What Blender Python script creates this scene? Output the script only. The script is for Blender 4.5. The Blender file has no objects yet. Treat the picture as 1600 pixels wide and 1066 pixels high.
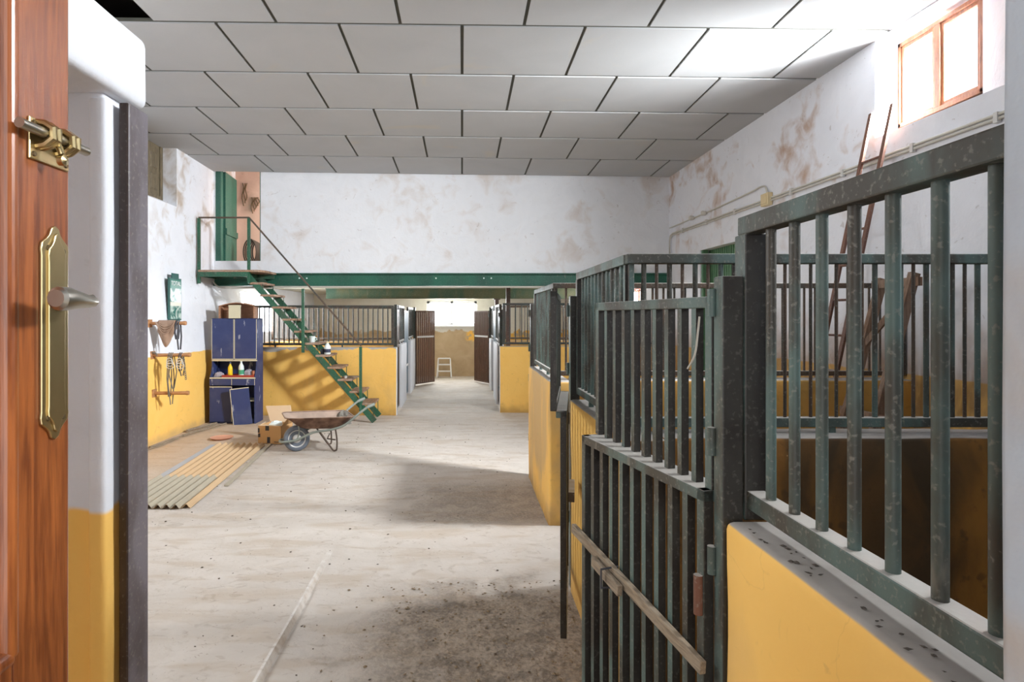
import bpy, bmesh, math, random
from mathutils import Vector, Matrix, noise as mnoise
random.seed(7)
C = bpy.context.scene.collection
SC = bpy.context.scene
PI = math.pi
# ------------------------------------------------------------------ camera
EYE = 1.6
FPX, PX, PY = 930.0, 722.0, 495.0
cam = bpy.data.cameras.new('camera')
cam.sensor_width = 36; cam.lens = FPX/1600*36
cam.shift_x = (800-PX)/1600; cam.shift_y = -(533-PY)/1600
cam.clip_start = 0.05
co = bpy.data.objects.new('camera', cam); C.objects.link(co)
co.location = (0, 0, EYE); co.rotation_euler = (PI/2, 0, 0)
SC.camera = co
# ------------------------------------------------------------------ world, light, exposure
w = bpy.data.worlds.new('sky'); SC.world = w; w.use_nodes = True
w.node_tree.nodes['Background'].inputs[0].default_value = (0.93, 0.96, 1, 1)
w.node_tree.nodes['Background'].inputs[1].default_value = 1.6
SC.view_settings.view_transform = 'Standard'
try: SC.view_settings.look = 'None'
except Exception: pass
SC.view_settings.gamma = 1; SC.view_settings.use_curve_mapping = False
SC.view_settings.exposure = 0.5
SC.cycles.diffuse_bounces = 6
def area(name, loc, rot, sx, sy, watts, col=(1, 1, 1), spread=180):
    l = bpy.data.lights.new(name, 'AREA'); l.shape = 'RECTANGLE'; l.size = sx; l.size_y = sy
    l.energy = watts; l.color = col; l.spread = math.radians(spread)
    o = bpy.data.objects.new(name, l); C.objects.link(o); o.location = loc; o.rotation_euler = rot
    return o
DAY = (0.93, 0.97, 1.0)
def aim(o, p):
    o.rotation_euler = (Vector(p)-o.location).to_track_quat('-Z', 'Z').to_euler(); return o
aim(area('daylight_window_right', (3.86, 4.60, 3.56), (0, 0, 0), 0.85, 0.7, 400, DAY, 104), (-2.2, 8.2, 1.0))   # sky outside the high window
aim(area('daylight_added_stall', (3.98, 1.75, 3.5), (0, 0, 0), 1.0, 0.7, 95, DAY, 80), (-.9, 1.2, 2.0))                 # unseen window added on the same wall to brighten the lintel
aim(area('daylight_added_left', (-4.3, 3.0, 3.1), (0, 0, 0), 1.9, 1.1, 95, DAY), (0.6, 1.6, 1.0))              # unseen opening added in the left wall to light the near yellow wall
area('daylight_window_far', (-.28, 16.28, 1.72), (-PI/2, 0, 0), 1.25, 0.55, 150, DAY)
area('daylight_window_back_left', (-4.35, 11.5, 1.7), (0, -PI/2, 0), 0.62, 1.5, 115, DAY)
area('daylight_window_back_right', (3.62, 11.6, 1.98), (0, PI/2, 0), 0.4, 1.2, 150, DAY)
area('daylight_doorway', (0.05, -0.62, 1.75), (PI/2, 0, 0), 1.05, 1.9, 7, (1, 0.98, 0.95))                       # the open door behind
area('fill_light_loft', (-2.2, 10.2, 3.4), (0, PI/2, 0), 0.7, 0.5, 20, (1, 0.97, 0.93))  # unseen area light added inside the loft to brighten its peach wall

# ------------------------------------------------------------------ materials
def lin(r, g, b):
    f = lambda c: (c/255/12.92) if c/255 <= 0.04045 else ((c/255+0.055)/1.055)**2.4
    return (f(r), f(g), f(b), 1)
class Mat:
    def __init__(s, name, rough=0.6, metal=0.0):
        s.m = bpy.data.materials.new(name); s.m.use_nodes = True
        s.t = s.m.node_tree; s.b = s.t.nodes['Principled BSDF']
        s.b.inputs['Roughness'].default_value = rough; s.b.inputs['Metallic'].default_value = metal
        s.geo = s.t.nodes.new('ShaderNodeNewGeometry'); s.tc = s.t.nodes.new('ShaderNodeTexCoord')
        s.sep = None
    def put(s, sock, v):
        if hasattr(v, 'is_output') or isinstance(v, bpy.types.NodeSocket): s.t.links.new(v, sock)
        else: sock.default_value = v
    def noise(s, scale, detail=4, stretch=None, obj=False, dist=0.0):
        n = s.t.nodes.new('ShaderNodeTexNoise'); n.inputs['Scale'].default_value = scale
        n.inputs['Detail'].default_value = detail; n.inputs['Distortion'].default_value = dist
        src = s.tc.outputs['Object'] if obj else s.geo.outputs['Position']
        if stretch:
            mp = s.t.nodes.new('ShaderNodeMapping'); mp.inputs['Scale'].default_value = stretch
            s.t.links.new(src, mp.inputs['Vector']); src = mp.outputs[0]
        s.t.links.new(src, n.inputs['Vector'])
        return n.outputs['Fac']
    def math(s, op, a, b=0.0, clamp=False):
        n = s.t.nodes.new('ShaderNodeMath'); n.operation = op; n.use_clamp = clamp
        s.put(n.inputs[0], a); s.put(n.inputs[1], b); return n.outputs[0]
    def ramp(s, v, a, b):           # 0 at a, 1 at b
        n = s.t.nodes.new('ShaderNodeMapRange'); n.interpolation_type = 'SMOOTHSTEP'
        s.put(n.inputs['Value'], v); n.inputs['From Min'].default_value = a; n.inputs['From Max'].default_value = b
        if b < a:
            n.inputs['From Min'].default_value = b; n.inputs['From Max'].default_value = a
            n.inputs['To Min'].default_value = 1; n.inputs['To Max'].default_value = 0
        return n.outputs['Result']
    def mix(s, f, a, b):
        n = s.t.nodes.new('ShaderNodeMix'); n.data_type = 'RGBA'
        s.put(n.inputs['Factor'], f); s.put(n.inputs[6], a); s.put(n.inputs[7], b); return n.outputs[2]
    def xyz(s, which='Position'):
        n = s.t.nodes.new('ShaderNodeSeparateXYZ'); s.t.links.new(s.geo.outputs[which], n.inputs[0]); return n.outputs
    def oxyz(s):
        n = s.t.nodes.new('ShaderNodeSeparateXYZ'); s.t.links.new(s.tc.outputs['Object'], n.inputs[0]); return n.outputs
    def color(s, v): s.put(s.b.inputs['Base Color'], v); return s
    def bump(s, h, strength=0.3, dist=0.01):
        n = s.t.nodes.new('ShaderNodeBump'); n.inputs['Strength'].default_value = strength
        n.inputs['Distance'].default_value = dist; s.put(n.inputs['Height'], h)
        s.t.links.new(n.outputs[0], s.b.inputs['Normal']); return s

def flat(name, rgb, rough=0.6, metal=0.0, var=0.15, scale=14, obj=True):
    m = Mat(name, rough, metal); c = lin(*rgb); d = tuple(x*(1-var) for x in c[:3])+(1,)
    m.color(m.mix(m.noise(scale, 4, obj=obj), d, c)); return m.m

YEL = lin(246, 200, 112); YEL2 = lin(240, 188, 92)
def plaster(name, dado=None,  stain=0.35, zstain=None, xstain=None, white=(228, 230, 235), scol=(165, 130, 98), soil=0):
    m = Mat(name, 0.85); p = m.xyz()
    big = m.noise(1.1, 5, dist=0.6); med = m.noise(4, 6, dist=0.8); fine = m.noise(28, 3)
    base = m.mix(med, lin(*[c-16 for c in white]), lin(*white))
    mask = m.ramp(m.math('ADD', m.math('MULTIPLY', big, .55), m.math('MULTIPLY', med, .45)), .5, .68)
    if zstain: mask = m.math('MULTIPLY', mask, m.ramp(p[2], zstain[0], zstain[1]))
    if xstain: mask = m.math('MULTIPLY', mask, m.ramp(p[xstain[0]], xstain[1], xstain[2]))
    base = m.mix(m.math('MULTIPLY', mask, stain, True), base, lin(*scol))
    spots = m.ramp(m.noise(11, 6, dist=1.5), .66, .72)
    base = m.mix(m.math('MULTIPLY', spots, .3*min(1, stain*2)), base, lin(120, 96, 76))
    if dado:
        z = m.math('ADD', p[2], m.math('MULTIPLY', m.math('SUBTRACT', m.noise(6, 2), .5), .03))
        y = m.mix(med, YEL2, YEL)
        y = m.mix(m.math('MULTIPLY', m.ramp(m.noise(7, 6, dist=1), .6, .72), .35), y, lin(190, 150, 90))
        base = m.mix(m.ramp(z, dado-.008, dado+.008), y, base)
        foot = m.ramp(m.math('ADD', p[2], m.math('MULTIPLY', m.noise(5, 5), .16)), .22, .08)
        base = m.mix(m.math('MULTIPLY', foot, .55), base, lin(165, 140, 110))
    if soil:
        so = m.math('MULTIPLY', m.ramp(m.math('ADD', p[2], m.math('MULTIPLY', m.noise(3, 6), .7)), 2.1, 1.35), m.ramp(m.noise(3.5, 6, (1, 1, .5), dist=1), .22, .48))
        base = m.mix(m.math('MULTIPLY', so, soil), base, m.mix(m.noise(9, 6), lin(84, 58, 36), lin(168, 132, 92)))
    m.color(base); m.bump(m.math('ADD', m.math('MULTIPLY', med, .8), m.math('MULTIPLY', fine, .2)), .35, .03)
    return m.m
M = {}
M['wall_left'] = plaster('wall_left', 1.09, .75, (1.6, 2.9), (1, 6.6, 8.6), (232, 234, 240), (158, 132, 98))
M['wall_back'] = plaster('wall_back', None, .42, None, None, (232, 234, 238), (176, 150, 124))
M['wall_right'] = plaster('wall_right', 1.15, .85, (1.7, 2.9), (1, 4.4, 5.6), (230, 232, 238), (168, 132, 102), .85)
M['wall_near'] = plaster('wall_near', 1.113, .12, None, None, (228, 230, 236))
M['wall_pillar'] = plaster('wall_pillar', None, .7, None, None, (196, 207, 218), (190, 170, 146))
M['peach'] = plaster('peach_wall', None, .3, None, None, (240, 206, 188), (176, 124, 92))
M['mezz'] = plaster('mezzanine_soffit', None, .4, None, None, (206, 204, 188), (140, 125, 90))
M['white_stall'] = plaster('white_stall', None, .15, None, None, (226, 228, 234))
M['jamb'] = plaster('jamb_white', None, .08, None, None, (238, 240, 246))
def far_wall():
    m = Mat('wall_far', .85); p = m.xyz(); med = m.noise(3, 6, dist=.8)
    z = m.math('ADD', p[2], m.math('MULTIPLY', m.math('SUBTRACT', m.noise(2.2, 5, dist=1), .5), .45))
    cem = m.mix(med, lin(168, 142, 108), lin(208, 186, 152))
    yp = m.math('MULTIPLY', m.ramp(p[0], .05, .2), m.math('MULTIPLY', m.ramp(z, .92, 1.0), m.ramp(z, 1.3, 1.22)))
    cem = m.mix(m.math('MULTIPLY', yp, m.ramp(m.noise(4, 4), .45, .5)), cem, lin(240, 190, 90))
    m.color(m.mix(m.ramp(z, 1.2, 1.23), cem, m.mix(med, lin(215, 212, 200), lin(236, 234, 226)))); m.bump(med, .3, .03); return m.m
M['wall_far'] = far_wall()
def stall(name, top, grey=None, dark=0.0, rub=.25):
    """yellow masonry; grey = worn edge width below the top, dark = soiled amount"""
    m = Mat(name, .8); p = m.xyz(); med = m.noise(3.2, 6, dist=.8); fine = m.noise(24, 4)
    y = m.mix(med, YEL2, YEL)
    y = m.mix(m.math('MULTIPLY', m.ramp(m.noise(9, 6, dist=1.5), .62, .70), .4), y, lin(205, 160, 88))
    st = m.ramp(m.noise(2.0, 6, (1, 1, .5), dist=.5), .56-rub*.16, .72-rub*.16)
    y = m.mix(m.math('MULTIPLY', st, rub), y, lin(190, 160, 116))
    crack = m.ramp(m.math('ABSOLUTE', m.math('SUBTRACT', m.noise(1.6, 8, dist=.4), .5)), .004, .0)
    y = m.mix(m.math('MULTIPLY', crack, .12), y, lin(150, 110, 60))
    foot = m.ramp(m.math('ADD', p[2], m.math('MULTIPLY', m.noise(5, 5), .3)), .34, .12)
    y = m.mix(m.math('MULTIPLY', foot, .6), y, lin(138, 106, 62))
    if dark:
        brown = m.mix(m.ramp(m.noise(2.6, 7, (1, 1, .45), dist=.6), .34, .66), lin(42, 28, 17), lin(154, 102, 36))
        brown = m.mix(m.math('MULTIPLY', m.ramp(m.noise(14, 6), .58, .68), .5), brown, lin(44, 30, 20))
        y = m.mix(m.math('MULTIPLY', m.ramp(m.noise(1.6, 4), .2, .38), dark), y, brown)
    if grey:
        z = m.math('ADD', p[2], m.math('MULTIPLY', m.noise(2.4, 6, (1, 1, .15), dist=.5), grey[0]*2))
        g = m.mix(med, lin(150, 146, 140), lin(196, 192, 186))
        k = m.math('MULTIPLY', m.ramp(z, top+grey[1]-.004, top+grey[1]+.004), 1)
        y = m.mix(k, y, g)
    dust = m.mix(m.noise(10, 6), lin(138, 131, 123), lin(190, 184, 178))
    n = m.xyz('Normal')
    y = m.mix(m.math('MULTIPLY', m.ramp(n[2], .55, .85), m.ramp(p[2], .3, .5)), y, dust)
    m.color(y); m.bump(m.math('ADD', med, m.math('MULTIPLY', fine, .25)), .3, .02); return m.m
M['stall'] = stall('stall_yellow', 1.1)
M['stall_worn'] = stall('stall_yellow_worn', 1.1, (.2, .155))
M['stall_rubbed'] = stall('stall_yellow_rubbed', 1.1, None, 0, .7)
M['stain'] = stall('stall_soiled', 1.1, None, .96)
M['stain_mid'] = stall('stall_half_soiled', 1.1, None, .55)
def steel(name, paint, rust, amt=.5, scale=7, fleck=1.0):
    m = Mat(name, .5); n = m.xyz('Normal')
    a = m.noise(scale, 8, (1, 1, .45), dist=.4); f = m.noise(95, 5)
    c = m.mix(m.ramp(a, .5-amt*.25, .78-amt*.25), lin(*paint), lin(*rust))
    c = m.mix(m.math('MULTIPLY', m.ramp(f, .56, .7), .38*fleck), c, lin(150, 146, 136))
    c = m.mix(m.math('MULTIPLY', m.ramp(m.noise(22, 5, (1, 1, .25)), .64, .74), .22*fleck), c, lin(170, 160, 145))
    c = m.mix(m.math('MULTIPLY', m.ramp(n[2], .7, .95), .75), c, lin(200, 194, 186))
    m.color(c); m.bump(f, .15, .003); return m.m
M['steel'] = steel('stall_steel', (84, 104, 99), (62, 58, 50), .6)
M['grime'] = steel('grimy_steel', (48, 45, 40), (36, 30, 25), .6, 12, .35)
M['post_side'] = steel('post_side_rust', (66, 52, 46), (52, 38, 32), .6, 12, .5)
M['steel_far'] = steel('stall_steel_far', (52, 64, 60), (56, 49, 43), .6)
M['steel_brown'] = steel('stall_steel_brown', (60, 58, 52), (84, 66, 52), .7)
M['gate_brown'] = steel('gate_rust', (104, 76, 62), (112, 80, 64), .5)
M['gate_blue'] = steel('gate_bluish', (112, 134, 150), (96, 112, 124), .4)
M['stair_green'] = steel('stair_green', (32, 88, 64), (50, 74, 58), .3)
M['beam_green'] = steel('beam_green', (24, 92, 72), (20, 74, 60), .4, 2)
M['beam_dark'] = steel('beam_dark_green', (54, 84, 64), (92, 92, 62), .6, 3)
M['column'] = steel('column_rust', (96, 66, 54), (84, 72, 66), .5)
M['door_green'] = steel('loft_green', (44, 98, 82), (36, 82, 70), .4, 2)
M['ladder_rust'] = steel('ladder_rust', (112, 74, 58), (92, 60, 48), .5)
M['post_bronze'] = steel('post_bronze', (112, 106, 112), (90, 82, 84), .5, 12)
def wood(name, a, b, rough=.55, scale=10, stretch=(1, 8, 8), dirt=0.0, coat=0):
    m = Mat(name, rough); n = m.noise(scale, 5, stretch, obj=True, dist=1.2); f = m.noise(scale*5, 3, stretch, obj=True)
    c = m.mix(m.ramp(m.math('ADD', m.math('MULTIPLY', n, .75), m.math('MULTIPLY', f, .25)), .3, .7), lin(*a), lin(*b))
    if dirt: c = m.mix(m.math('MULTIPLY', m.ramp(m.noise(6, 5, obj=True), .4, .7), dirt), c, lin(176, 166, 154))
    m.color(c); m.bump(f, .1, .003)
    if coat: m.b.inputs['Coat Weight'].default_value = coat; m.b.inputs['Coat Roughness'].default_value = .25
    return m.m
M['wood_door'] = wood('varnished_door', (104, 50, 20), (160, 90, 42), .35, 9, (6, 6, .5), 0, .35)
M['tread'] = wood('stair_board', (120, 92, 72), (176, 142, 116), .8, 5, (8, 1, 8), .35)
M['peg'] = wood('peg_wood', (150, 100, 62), (196, 146, 100), .6, 6, (1, 8, 8))
M['old_wood'] = wood('grey_wood', (112, 98, 82), (156, 140, 118), .8, 8, (1, 8, 8), .2)
M['shutter'] = wood('shutter_wood', (84, 74, 58), (122, 108, 84), .7, 6, (8, 8, 1))
M['window_wood'] = wood('window_wood', (120, 72, 46), (160, 104, 70), .5, 6, (8, 8, 1))
M['brown_board'] = wood('brown_board', (146, 104, 78), (184, 138, 106), .6, 6)
M['trestle'] = wood('trestle_wood', (96, 74, 58), (140, 112, 92), .8, 6, (8, 8, 1), .2)
def ceiling():
    m = Mat('ceiling_panel', .8); a = m.noise(1.4, 5, dist=1); f = m.noise(80, 2); g = m.noise(160, 2)
    c = m.mix(a, lin(172, 173, 174), lin(188, 189, 190))
    c = m.mix(m.math('MULTIPLY', m.ramp(m.noise(.8, 6, dist=2), .6, .75), .3), c, lin(204, 188, 156))
    m.color(m.mix(m.math('MULTIPLY', f, .12), c, lin(150, 150, 150))); m.bump(g, .15, .004); return m.m
M['ceiling'] = ceiling()
M['gap'] = flat('ceiling_gap', (88, 88, 80), .9)
M['roof'] = flat('roof_underside', (46, 34, 26), .9)
def floor():
    m = Mat('floor', .92); p = m.xyz()
    big = m.noise(.8, 5, dist=.5); med = m.noise(4, 7, dist=.8); fine = m.noise(40, 5); st = m.noise(3, 6, (.6, 2.4, 1), dist=.5)
    c = m.mix(med, lin(186, 176, 165), lin(212, 204, 196))
    c = m.mix(m.math('MULTIPLY', m.ramp(st, .48, .66), .4), c, lin(176, 156, 132))
    # beige earth on the left, manure and straw at the stall fronts, wall shadows painted in
    c = m.mix(m.math('MULTIPLY', m.ramp(p[0], -1.8, -3.2), m.math('MULTIPLY', m.ramp(p[1], 5.0, 7.0), .5)), c, lin(196, 164, 128))
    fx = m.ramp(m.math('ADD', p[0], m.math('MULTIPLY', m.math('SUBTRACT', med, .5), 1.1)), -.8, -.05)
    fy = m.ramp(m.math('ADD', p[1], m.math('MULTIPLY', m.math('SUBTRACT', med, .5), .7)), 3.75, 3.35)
    fy2 = m.math('MULTIPLY', m.ramp(p[1], 4.4, 4.8), m.ramp(p[1], 6.0, 5.4))  # second band: dirt plus the third wall's cast shadow, put into the colour
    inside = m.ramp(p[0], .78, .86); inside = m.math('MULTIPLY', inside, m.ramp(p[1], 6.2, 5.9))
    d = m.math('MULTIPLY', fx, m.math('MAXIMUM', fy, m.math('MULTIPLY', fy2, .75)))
    dirt = m.mix(m.ramp(m.math('ADD', m.math('MULTIPLY', m.noise(48, 9, dist=.4), .5), m.math('MULTIPLY', m.noise(7, 6, dist=.6), .5)), .36, .64), lin(92, 78, 64), lin(158, 142, 124))  # dirt tone that also carries the painted wall shadows
    kerb = m.ramp(m.math('ABSOLUTE', m.math('ADD', p[0], .90)), .022, .014)
    c = m.mix(m.math('MULTIPLY', m.math('MULTIPLY', kerb, m.ramp(m.math('ADD', p[1], m.math('MULTIPLY', m.noise(7, 5), 1.2)), 4.7, 4.3)), m.ramp(m.noise(9, 5), .3, .62)), c, lin(222, 217, 211))
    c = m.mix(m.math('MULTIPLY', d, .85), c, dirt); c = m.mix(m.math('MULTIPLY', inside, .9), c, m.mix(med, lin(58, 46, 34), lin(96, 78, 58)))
    c = m.mix(m.math('MULTIPLY', m.ramp(m.noise(30, 6, dist=2), .64, .72), .45), c, lin(120, 100, 82))
    smud = m.ramp(m.noise(9, 8, (1, 1.6, 1), dist=1.2), .55, .72)
    c = m.mix(m.math('MULTIPLY', smud, .35), c, lin(150, 134, 116))
    m.color(c); m.bump(m.math('ADD', m.math('MULTIPLY', med, .5), m.math('MULTIPLY', fine, m.math('ADD', .25, m.math('MULTIPLY', d, .9)))), .5, .025)
    return m.m
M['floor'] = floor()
M['brass'] = flat('brass', (206, 186, 140), .3, 1.0, .25, 30)
M['lever'] = flat('nickel_lever', (186, 182, 172), .32, 1.0, .1)
M['screw'] = flat('screw', (104, 88, 62), .5, .8)
def blue():
    m = Mat('blue_laminate', .55); c = m.mix(m.noise(6, 5, obj=True), lin(38, 50, 94), lin(54, 66, 112))
    c = m.mix(m.math('MULTIPLY', m.ramp(m.noise(14, 5, (1, 1, .3), obj=True), .64, .69), .7), c, lin(176, 180, 190))
    c = m.mix(m.math('MULTIPLY', m.ramp(m.noise(3, 5, obj=True), .5, .7), .35), c, lin(92, 96, 116)); m.color(c); return m.m
M['blue'] = blue()
M['edge'] = flat('cream_edge', (224, 214, 186), .5)
M['dark_inside'] = flat('dark_inside', (60, 54, 50), .8)
M['card'] = flat('cardboard', (196, 154, 104), .85, 0, .12, 5)
M['card_in'] = flat('cardboard_inside', (222, 196, 164), .85, 0, .08, 5)
M['tape'] = flat('black_tape', (48, 52, 62), .4)
M['cream'] = flat('cream_carton', (216, 208, 178), .7)
def barrow():
    m = Mat('barrow_rust', .75); c = m.mix(m.ramp(m.noise(8, 6, obj=True), .35, .65), lin(84, 58, 46), lin(140, 110, 92))
    n = m.xyz('Normal'); c = m.mix(m.math('MULTIPLY', m.ramp(n[2], .3, .9), .6), c, lin(196, 176, 160)); m.color(c); return m.m
M['barrow'] = barrow()
M['tube'] = flat('barrow_tube', (150, 158, 150), .5, .3, .3)
M['leg_rust'] = flat('leg_rust', (98, 84, 74), .6, .3, .3)
M['rubber'] = flat('rubber', (112, 120, 132), .8, 0, .2)
M['rim'] = flat('rim_dusty', (214, 212, 208), .5, .2, .2)
M['sheet_tan'] = flat('corrugated_tan', (214, 182, 142), .6, 0, .15, 6)
M['sheet_grey'] = flat('corrugated_grey', (188, 178, 158), .7, 0, .25, 8)
M['sheet_blue'] = flat('strip_bluegrey', (178, 186, 198), .5, 0, .1, 6)
M['terracotta'] = flat('terracotta', (214, 158, 132), .7, 0, .15)
M['leather'] = flat('tan_leather', (176, 146, 124), .7, 0, .35, 18)
M['strap'] = flat('black_strap', (70, 70, 76), .6, 0, .2)
M['strap_grey'] = flat('grey_strap', (122, 116, 106), .7, 0, .3, 24)
M['rope'] = flat('rope', (120, 96, 70), .9, 0, .3, 40)
M['hose'] = flat('dark_hose', (86, 74, 64), .6, 0, .3)
M['white_paint'] = flat('white_paint', (238, 238, 238), .4, 0, .05)
M['pipe'] = flat('grey_conduit', (200, 196, 186), .5, 0, .15)
M['box_cream'] = flat('junction_box', (220, 200, 156), .5)
M['yellow_plastic'] = flat('yellow_plastic', (240, 206, 40), .3, 0, .05)
M['white_plastic'] = flat('white_plastic', (226, 236, 234), .3, 0, .05)
M['green_label'] = flat('green_label', (70, 160, 120), .4, 0, .1)
M['dark_label'] = flat('dark_label', (54, 60, 84), .4, 0, .1)
M['red_tray'] = flat('red_tray', (164, 58, 44), .5, 0, .15)
M['rag'] = flat('rag', (176, 170, 182), .9, 0, .35, 30)
M['tin'] = flat('orange_tin', (172, 100, 66), .5, 0, .2)
M['sign_frame'] = flat('sign_green', (52, 98, 92), .5, 0, .2)
M['roller'] = flat('roller_green', (84, 122, 88), .6, 0, .15)
M['bulb'] = flat('bulb_glass', (222, 216, 206), .2)
M['droppings'] = flat('dirt_bits', (92, 84, 76), .9, 0, .3)
M['straw'] = flat('straw_bits', (150, 130, 104), .9, 0, .4)
M['clay'] = flat('dark_bits', (92, 78, 64), .9, 0, .3)
M['cobweb'] = flat('cobweb_dust', (190, 184, 172), .9)
def mirror_mat():
    m = Mat('sign_picture', .25); o = m.oxyz(); n = m.noise(9, 5, obj=True, dist=1)
    c = m.mix(m.ramp(n, .38, .6), lin(54, 112, 104), lin(196, 214, 206))
    band = m.math('MULTIPLY', m.ramp(o[2], .19, .205), m.ramp(o[2], .255, .24))
    c = m.mix(band, c, lin(236, 232, 220)); c = m.mix(m.ramp(o[2], .43, .44), c, lin(62, 122, 108)); m.color(c); return m.m
M['picture'] = mirror_mat()
def glass():
    m = bpy.data.materials.new('window_glass'); m.use_nodes = True; t = m.node_tree; t.nodes.clear()
    o = t.nodes.new('ShaderNodeOutputMaterial'); a = t.nodes.new('ShaderNodeBsdfTransparent'); g = t.nodes.new('ShaderNodeBsdfGlossy')
    g.inputs['Roughness'].default_value = .05; x = t.nodes.new('ShaderNodeMixShader'); x.inputs[0].default_value = .05
    t.links.new(a.outputs[0], x.inputs[1]); t.links.new(g.outputs[0], x.inputs[2]); t.links.new(x.outputs[0], o.inputs[0]); return m
M['glass'] = glass()

# ------------------------------------------------------------------ mesh helpers
W = {}                                   # world matrix of each empty / part
class MB:
    def __init__(s): s.v = []; s.f = []; s.mi = []; s.cur = 0
    def add(s, vs, fs):
        o = len(s.v); s.v += [tuple(p) for p in vs]
        for f in fs: s.f.append([i+o for i in f]); s.mi.append(s.cur)
        return s
    def box(s, x0, x1, y0, y1, z0, z1):
        vs = [(x, y, z) for x in (x0, x1) for y in (y0, y1) for z in (z0, z1)]
        return s.add(vs, [(0, 1, 3, 2), (4, 6, 7, 5), (0, 4, 5, 1), (2, 3, 7, 6), (0, 2, 6, 4), (1, 5, 7, 3)])
    def bar(s, p0, p1, w_, h_, up=(0, 0, 1)):      # rectangular bar between two points
        p0, p1 = Vector(p0), Vector(p1); d = (p1-p0).normalized(); u = Vector(up)
        if abs(d.dot(u)) > .98: u = Vector((1, 0, 0))
        a = d.cross(u).normalized(); b = a.cross(d).normalized(); vs = []
        for p in (p0, p1):
            for i, j in ((-1, -1), (1, -1), (1, 1), (-1, 1)): vs.append(p + a*i*w_/2 + b*j*h_/2)
        return s.add(vs, [(0, 3, 2, 1), (4, 5, 6, 7), (0, 1, 5, 4), (1, 2, 6, 5), (2, 3, 7, 6), (3, 0, 4, 7)])
    def cyl(s, p0, p1, r0, r1=None, n=14):
        return s.tube([p0, p1], [r0, r0 if r1 is None else r1], n)
    def tube(s, pts, r, n=10, caps=True, closed=False):
        pts = [Vector(p) for p in pts]; k = len(pts); rs = r if isinstance(r, (list, tuple)) else [r]*k
        vs, fs = [], []; prev = None
        for i, p in enumerate(pts):
            if closed: d = pts[(i+1) % k]-pts[i-1]
            else: d = pts[min(i+1, k-1)]-pts[max(i-1, 0)]
            d.normalize()
            if prev is None:
                a = d.orthogonal().normalized()
            else:
                a = prev - d*prev.dot(d)
                a = a.normalized() if a.length > 1e-6 else d.orthogonal().normalized()
            prev = a; b = d.cross(a)
            for j in range(n):
                t = 2*PI*j/n; vs.append(p + (a*math.cos(t)+b*math.sin(t))*rs[i])
        for i in range(k if closed else k-1):
            q = (i+1) % k
            for j in range(n): fs.append((i*n+j, i*n+(j+1) % n, q*n+(j+1) % n, q*n+j))
        if caps and not closed:
            fs.append(tuple(range(n-1, -1, -1))); fs.append(tuple((k-1)*n+j for j in range(n)))
        return s.add(vs, fs)
    def lathe(s, prof, c=(0, 0, 0), n=24, axis='z'):
        vs, fs = [], []
        for r, h in prof:
            for j in range(n):
                t = 2*PI*j/n; q = (r*math.cos(t), r*math.sin(t), h)
                if axis == 'y': q = (q[0], q[2], q[1])
                elif axis == 'x': q = (q[2], q[0], q[1])
                vs.append((q[0]+c[0], q[1]+c[1], q[2]+c[2]))
        for i in range(len(prof)-1):
            for j in range(n): fs.append((i*n+j, i*n+(j+1) % n, (i+1)*n+(j+1) % n, (i+1)*n+j))
        fs.append(tuple(range(n-1, -1, -1))); fs.append(tuple((len(prof)-1)*n+j for j in range(n)))
        return s.add(vs, fs)
    def prism(s, poly, fn):                # poly of 2d points; fn(p, side) -> 3d
        n = len(poly); vs = [fn(p, 0) for p in poly]+[fn(p, 1) for p in poly]
        fs = [tuple(range(n-1, -1, -1)), tuple(range(n, 2*n))]+[(i, (i+1) % n, n+(i+1) % n, n+i) for i in range(n)]
        return s.add(vs, fs)
def mk(name, mb, mats, parent=None, world=True, smooth=False, bevel=0.0, kind=None, loc=None, weld=True):
    """link one mesh object; geometry is in world coordinates unless world=False"""
    me = bpy.data.meshes.new(name); Mx = W[parent].inverted() if (parent is not None and world) else None
    vs = [Mx @ Vector(p) for p in mb.v] if Mx else mb.v
    me.from_pydata([tuple(p) for p in vs], [], mb.f)
    if not isinstance(mats, (list, tuple)): mats = [mats]
    for m in mats: me.materials.append(M[m] if isinstance(m, str) else m)
    if len(mats) > 1: me.polygons.foreach_set('material_index', mb.mi)
    bm = bmesh.new(); bm.from_mesh(me); bmesh.ops.recalc_face_normals(bm, faces=bm.faces); bm.to_mesh(me); bm.free()
    if smooth:
        me.polygons.foreach_set('use_smooth', [True]*len(me.polygons))
        try: me.set_sharp_from_angle(angle=math.radians(40))
        except Exception: pass
    o = bpy.data.objects.new(name, me); C.objects.link(o)
    if parent is not None: o.parent = parent; W[o] = W[parent].copy()
    else: W[o] = Matrix()
    if loc is not None: o.location = loc; W[o] = W[o] @ Matrix.Translation(loc)
    if bevel:
        b = o.modifiers.new('edge', 'BEVEL'); b.width = bevel; b.segments = 2; b.limit_method = 'ANGLE'
    if kind: o['kind'] = kind
    return o
def thing(name, label, cat, loc=(0, 0, 0), rz=0.0, group=None):
    o = bpy.data.objects.new(name, None); C.objects.link(o); o.location = loc; o.rotation_euler = (0, 0, rz)
    o.empty_display_size = .1
    W[o] = Matrix.Translation(loc) @ Matrix.Rotation(rz, 4, 'Z'); tag(o, label, cat, group); return o
def tag(o, label, cat, group=None):
    o['label'] = label; o['category'] = cat
    if group: o['group'] = group
    return o
def empty_struct(name, loc=(0, 0, 0)):
    o = bpy.data.objects.new(name, None); C.objects.link(o); o.location = loc; W[o] = Matrix.Translation(loc); o['kind'] = 'structure'; return o
def inst(name, me, parent, loc, rot=None):
    o = bpy.data.objects.new(name, me); C.objects.link(o); o.parent = parent; o.location = loc
    if rot: o.rotation_euler = rot
    return o
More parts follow.
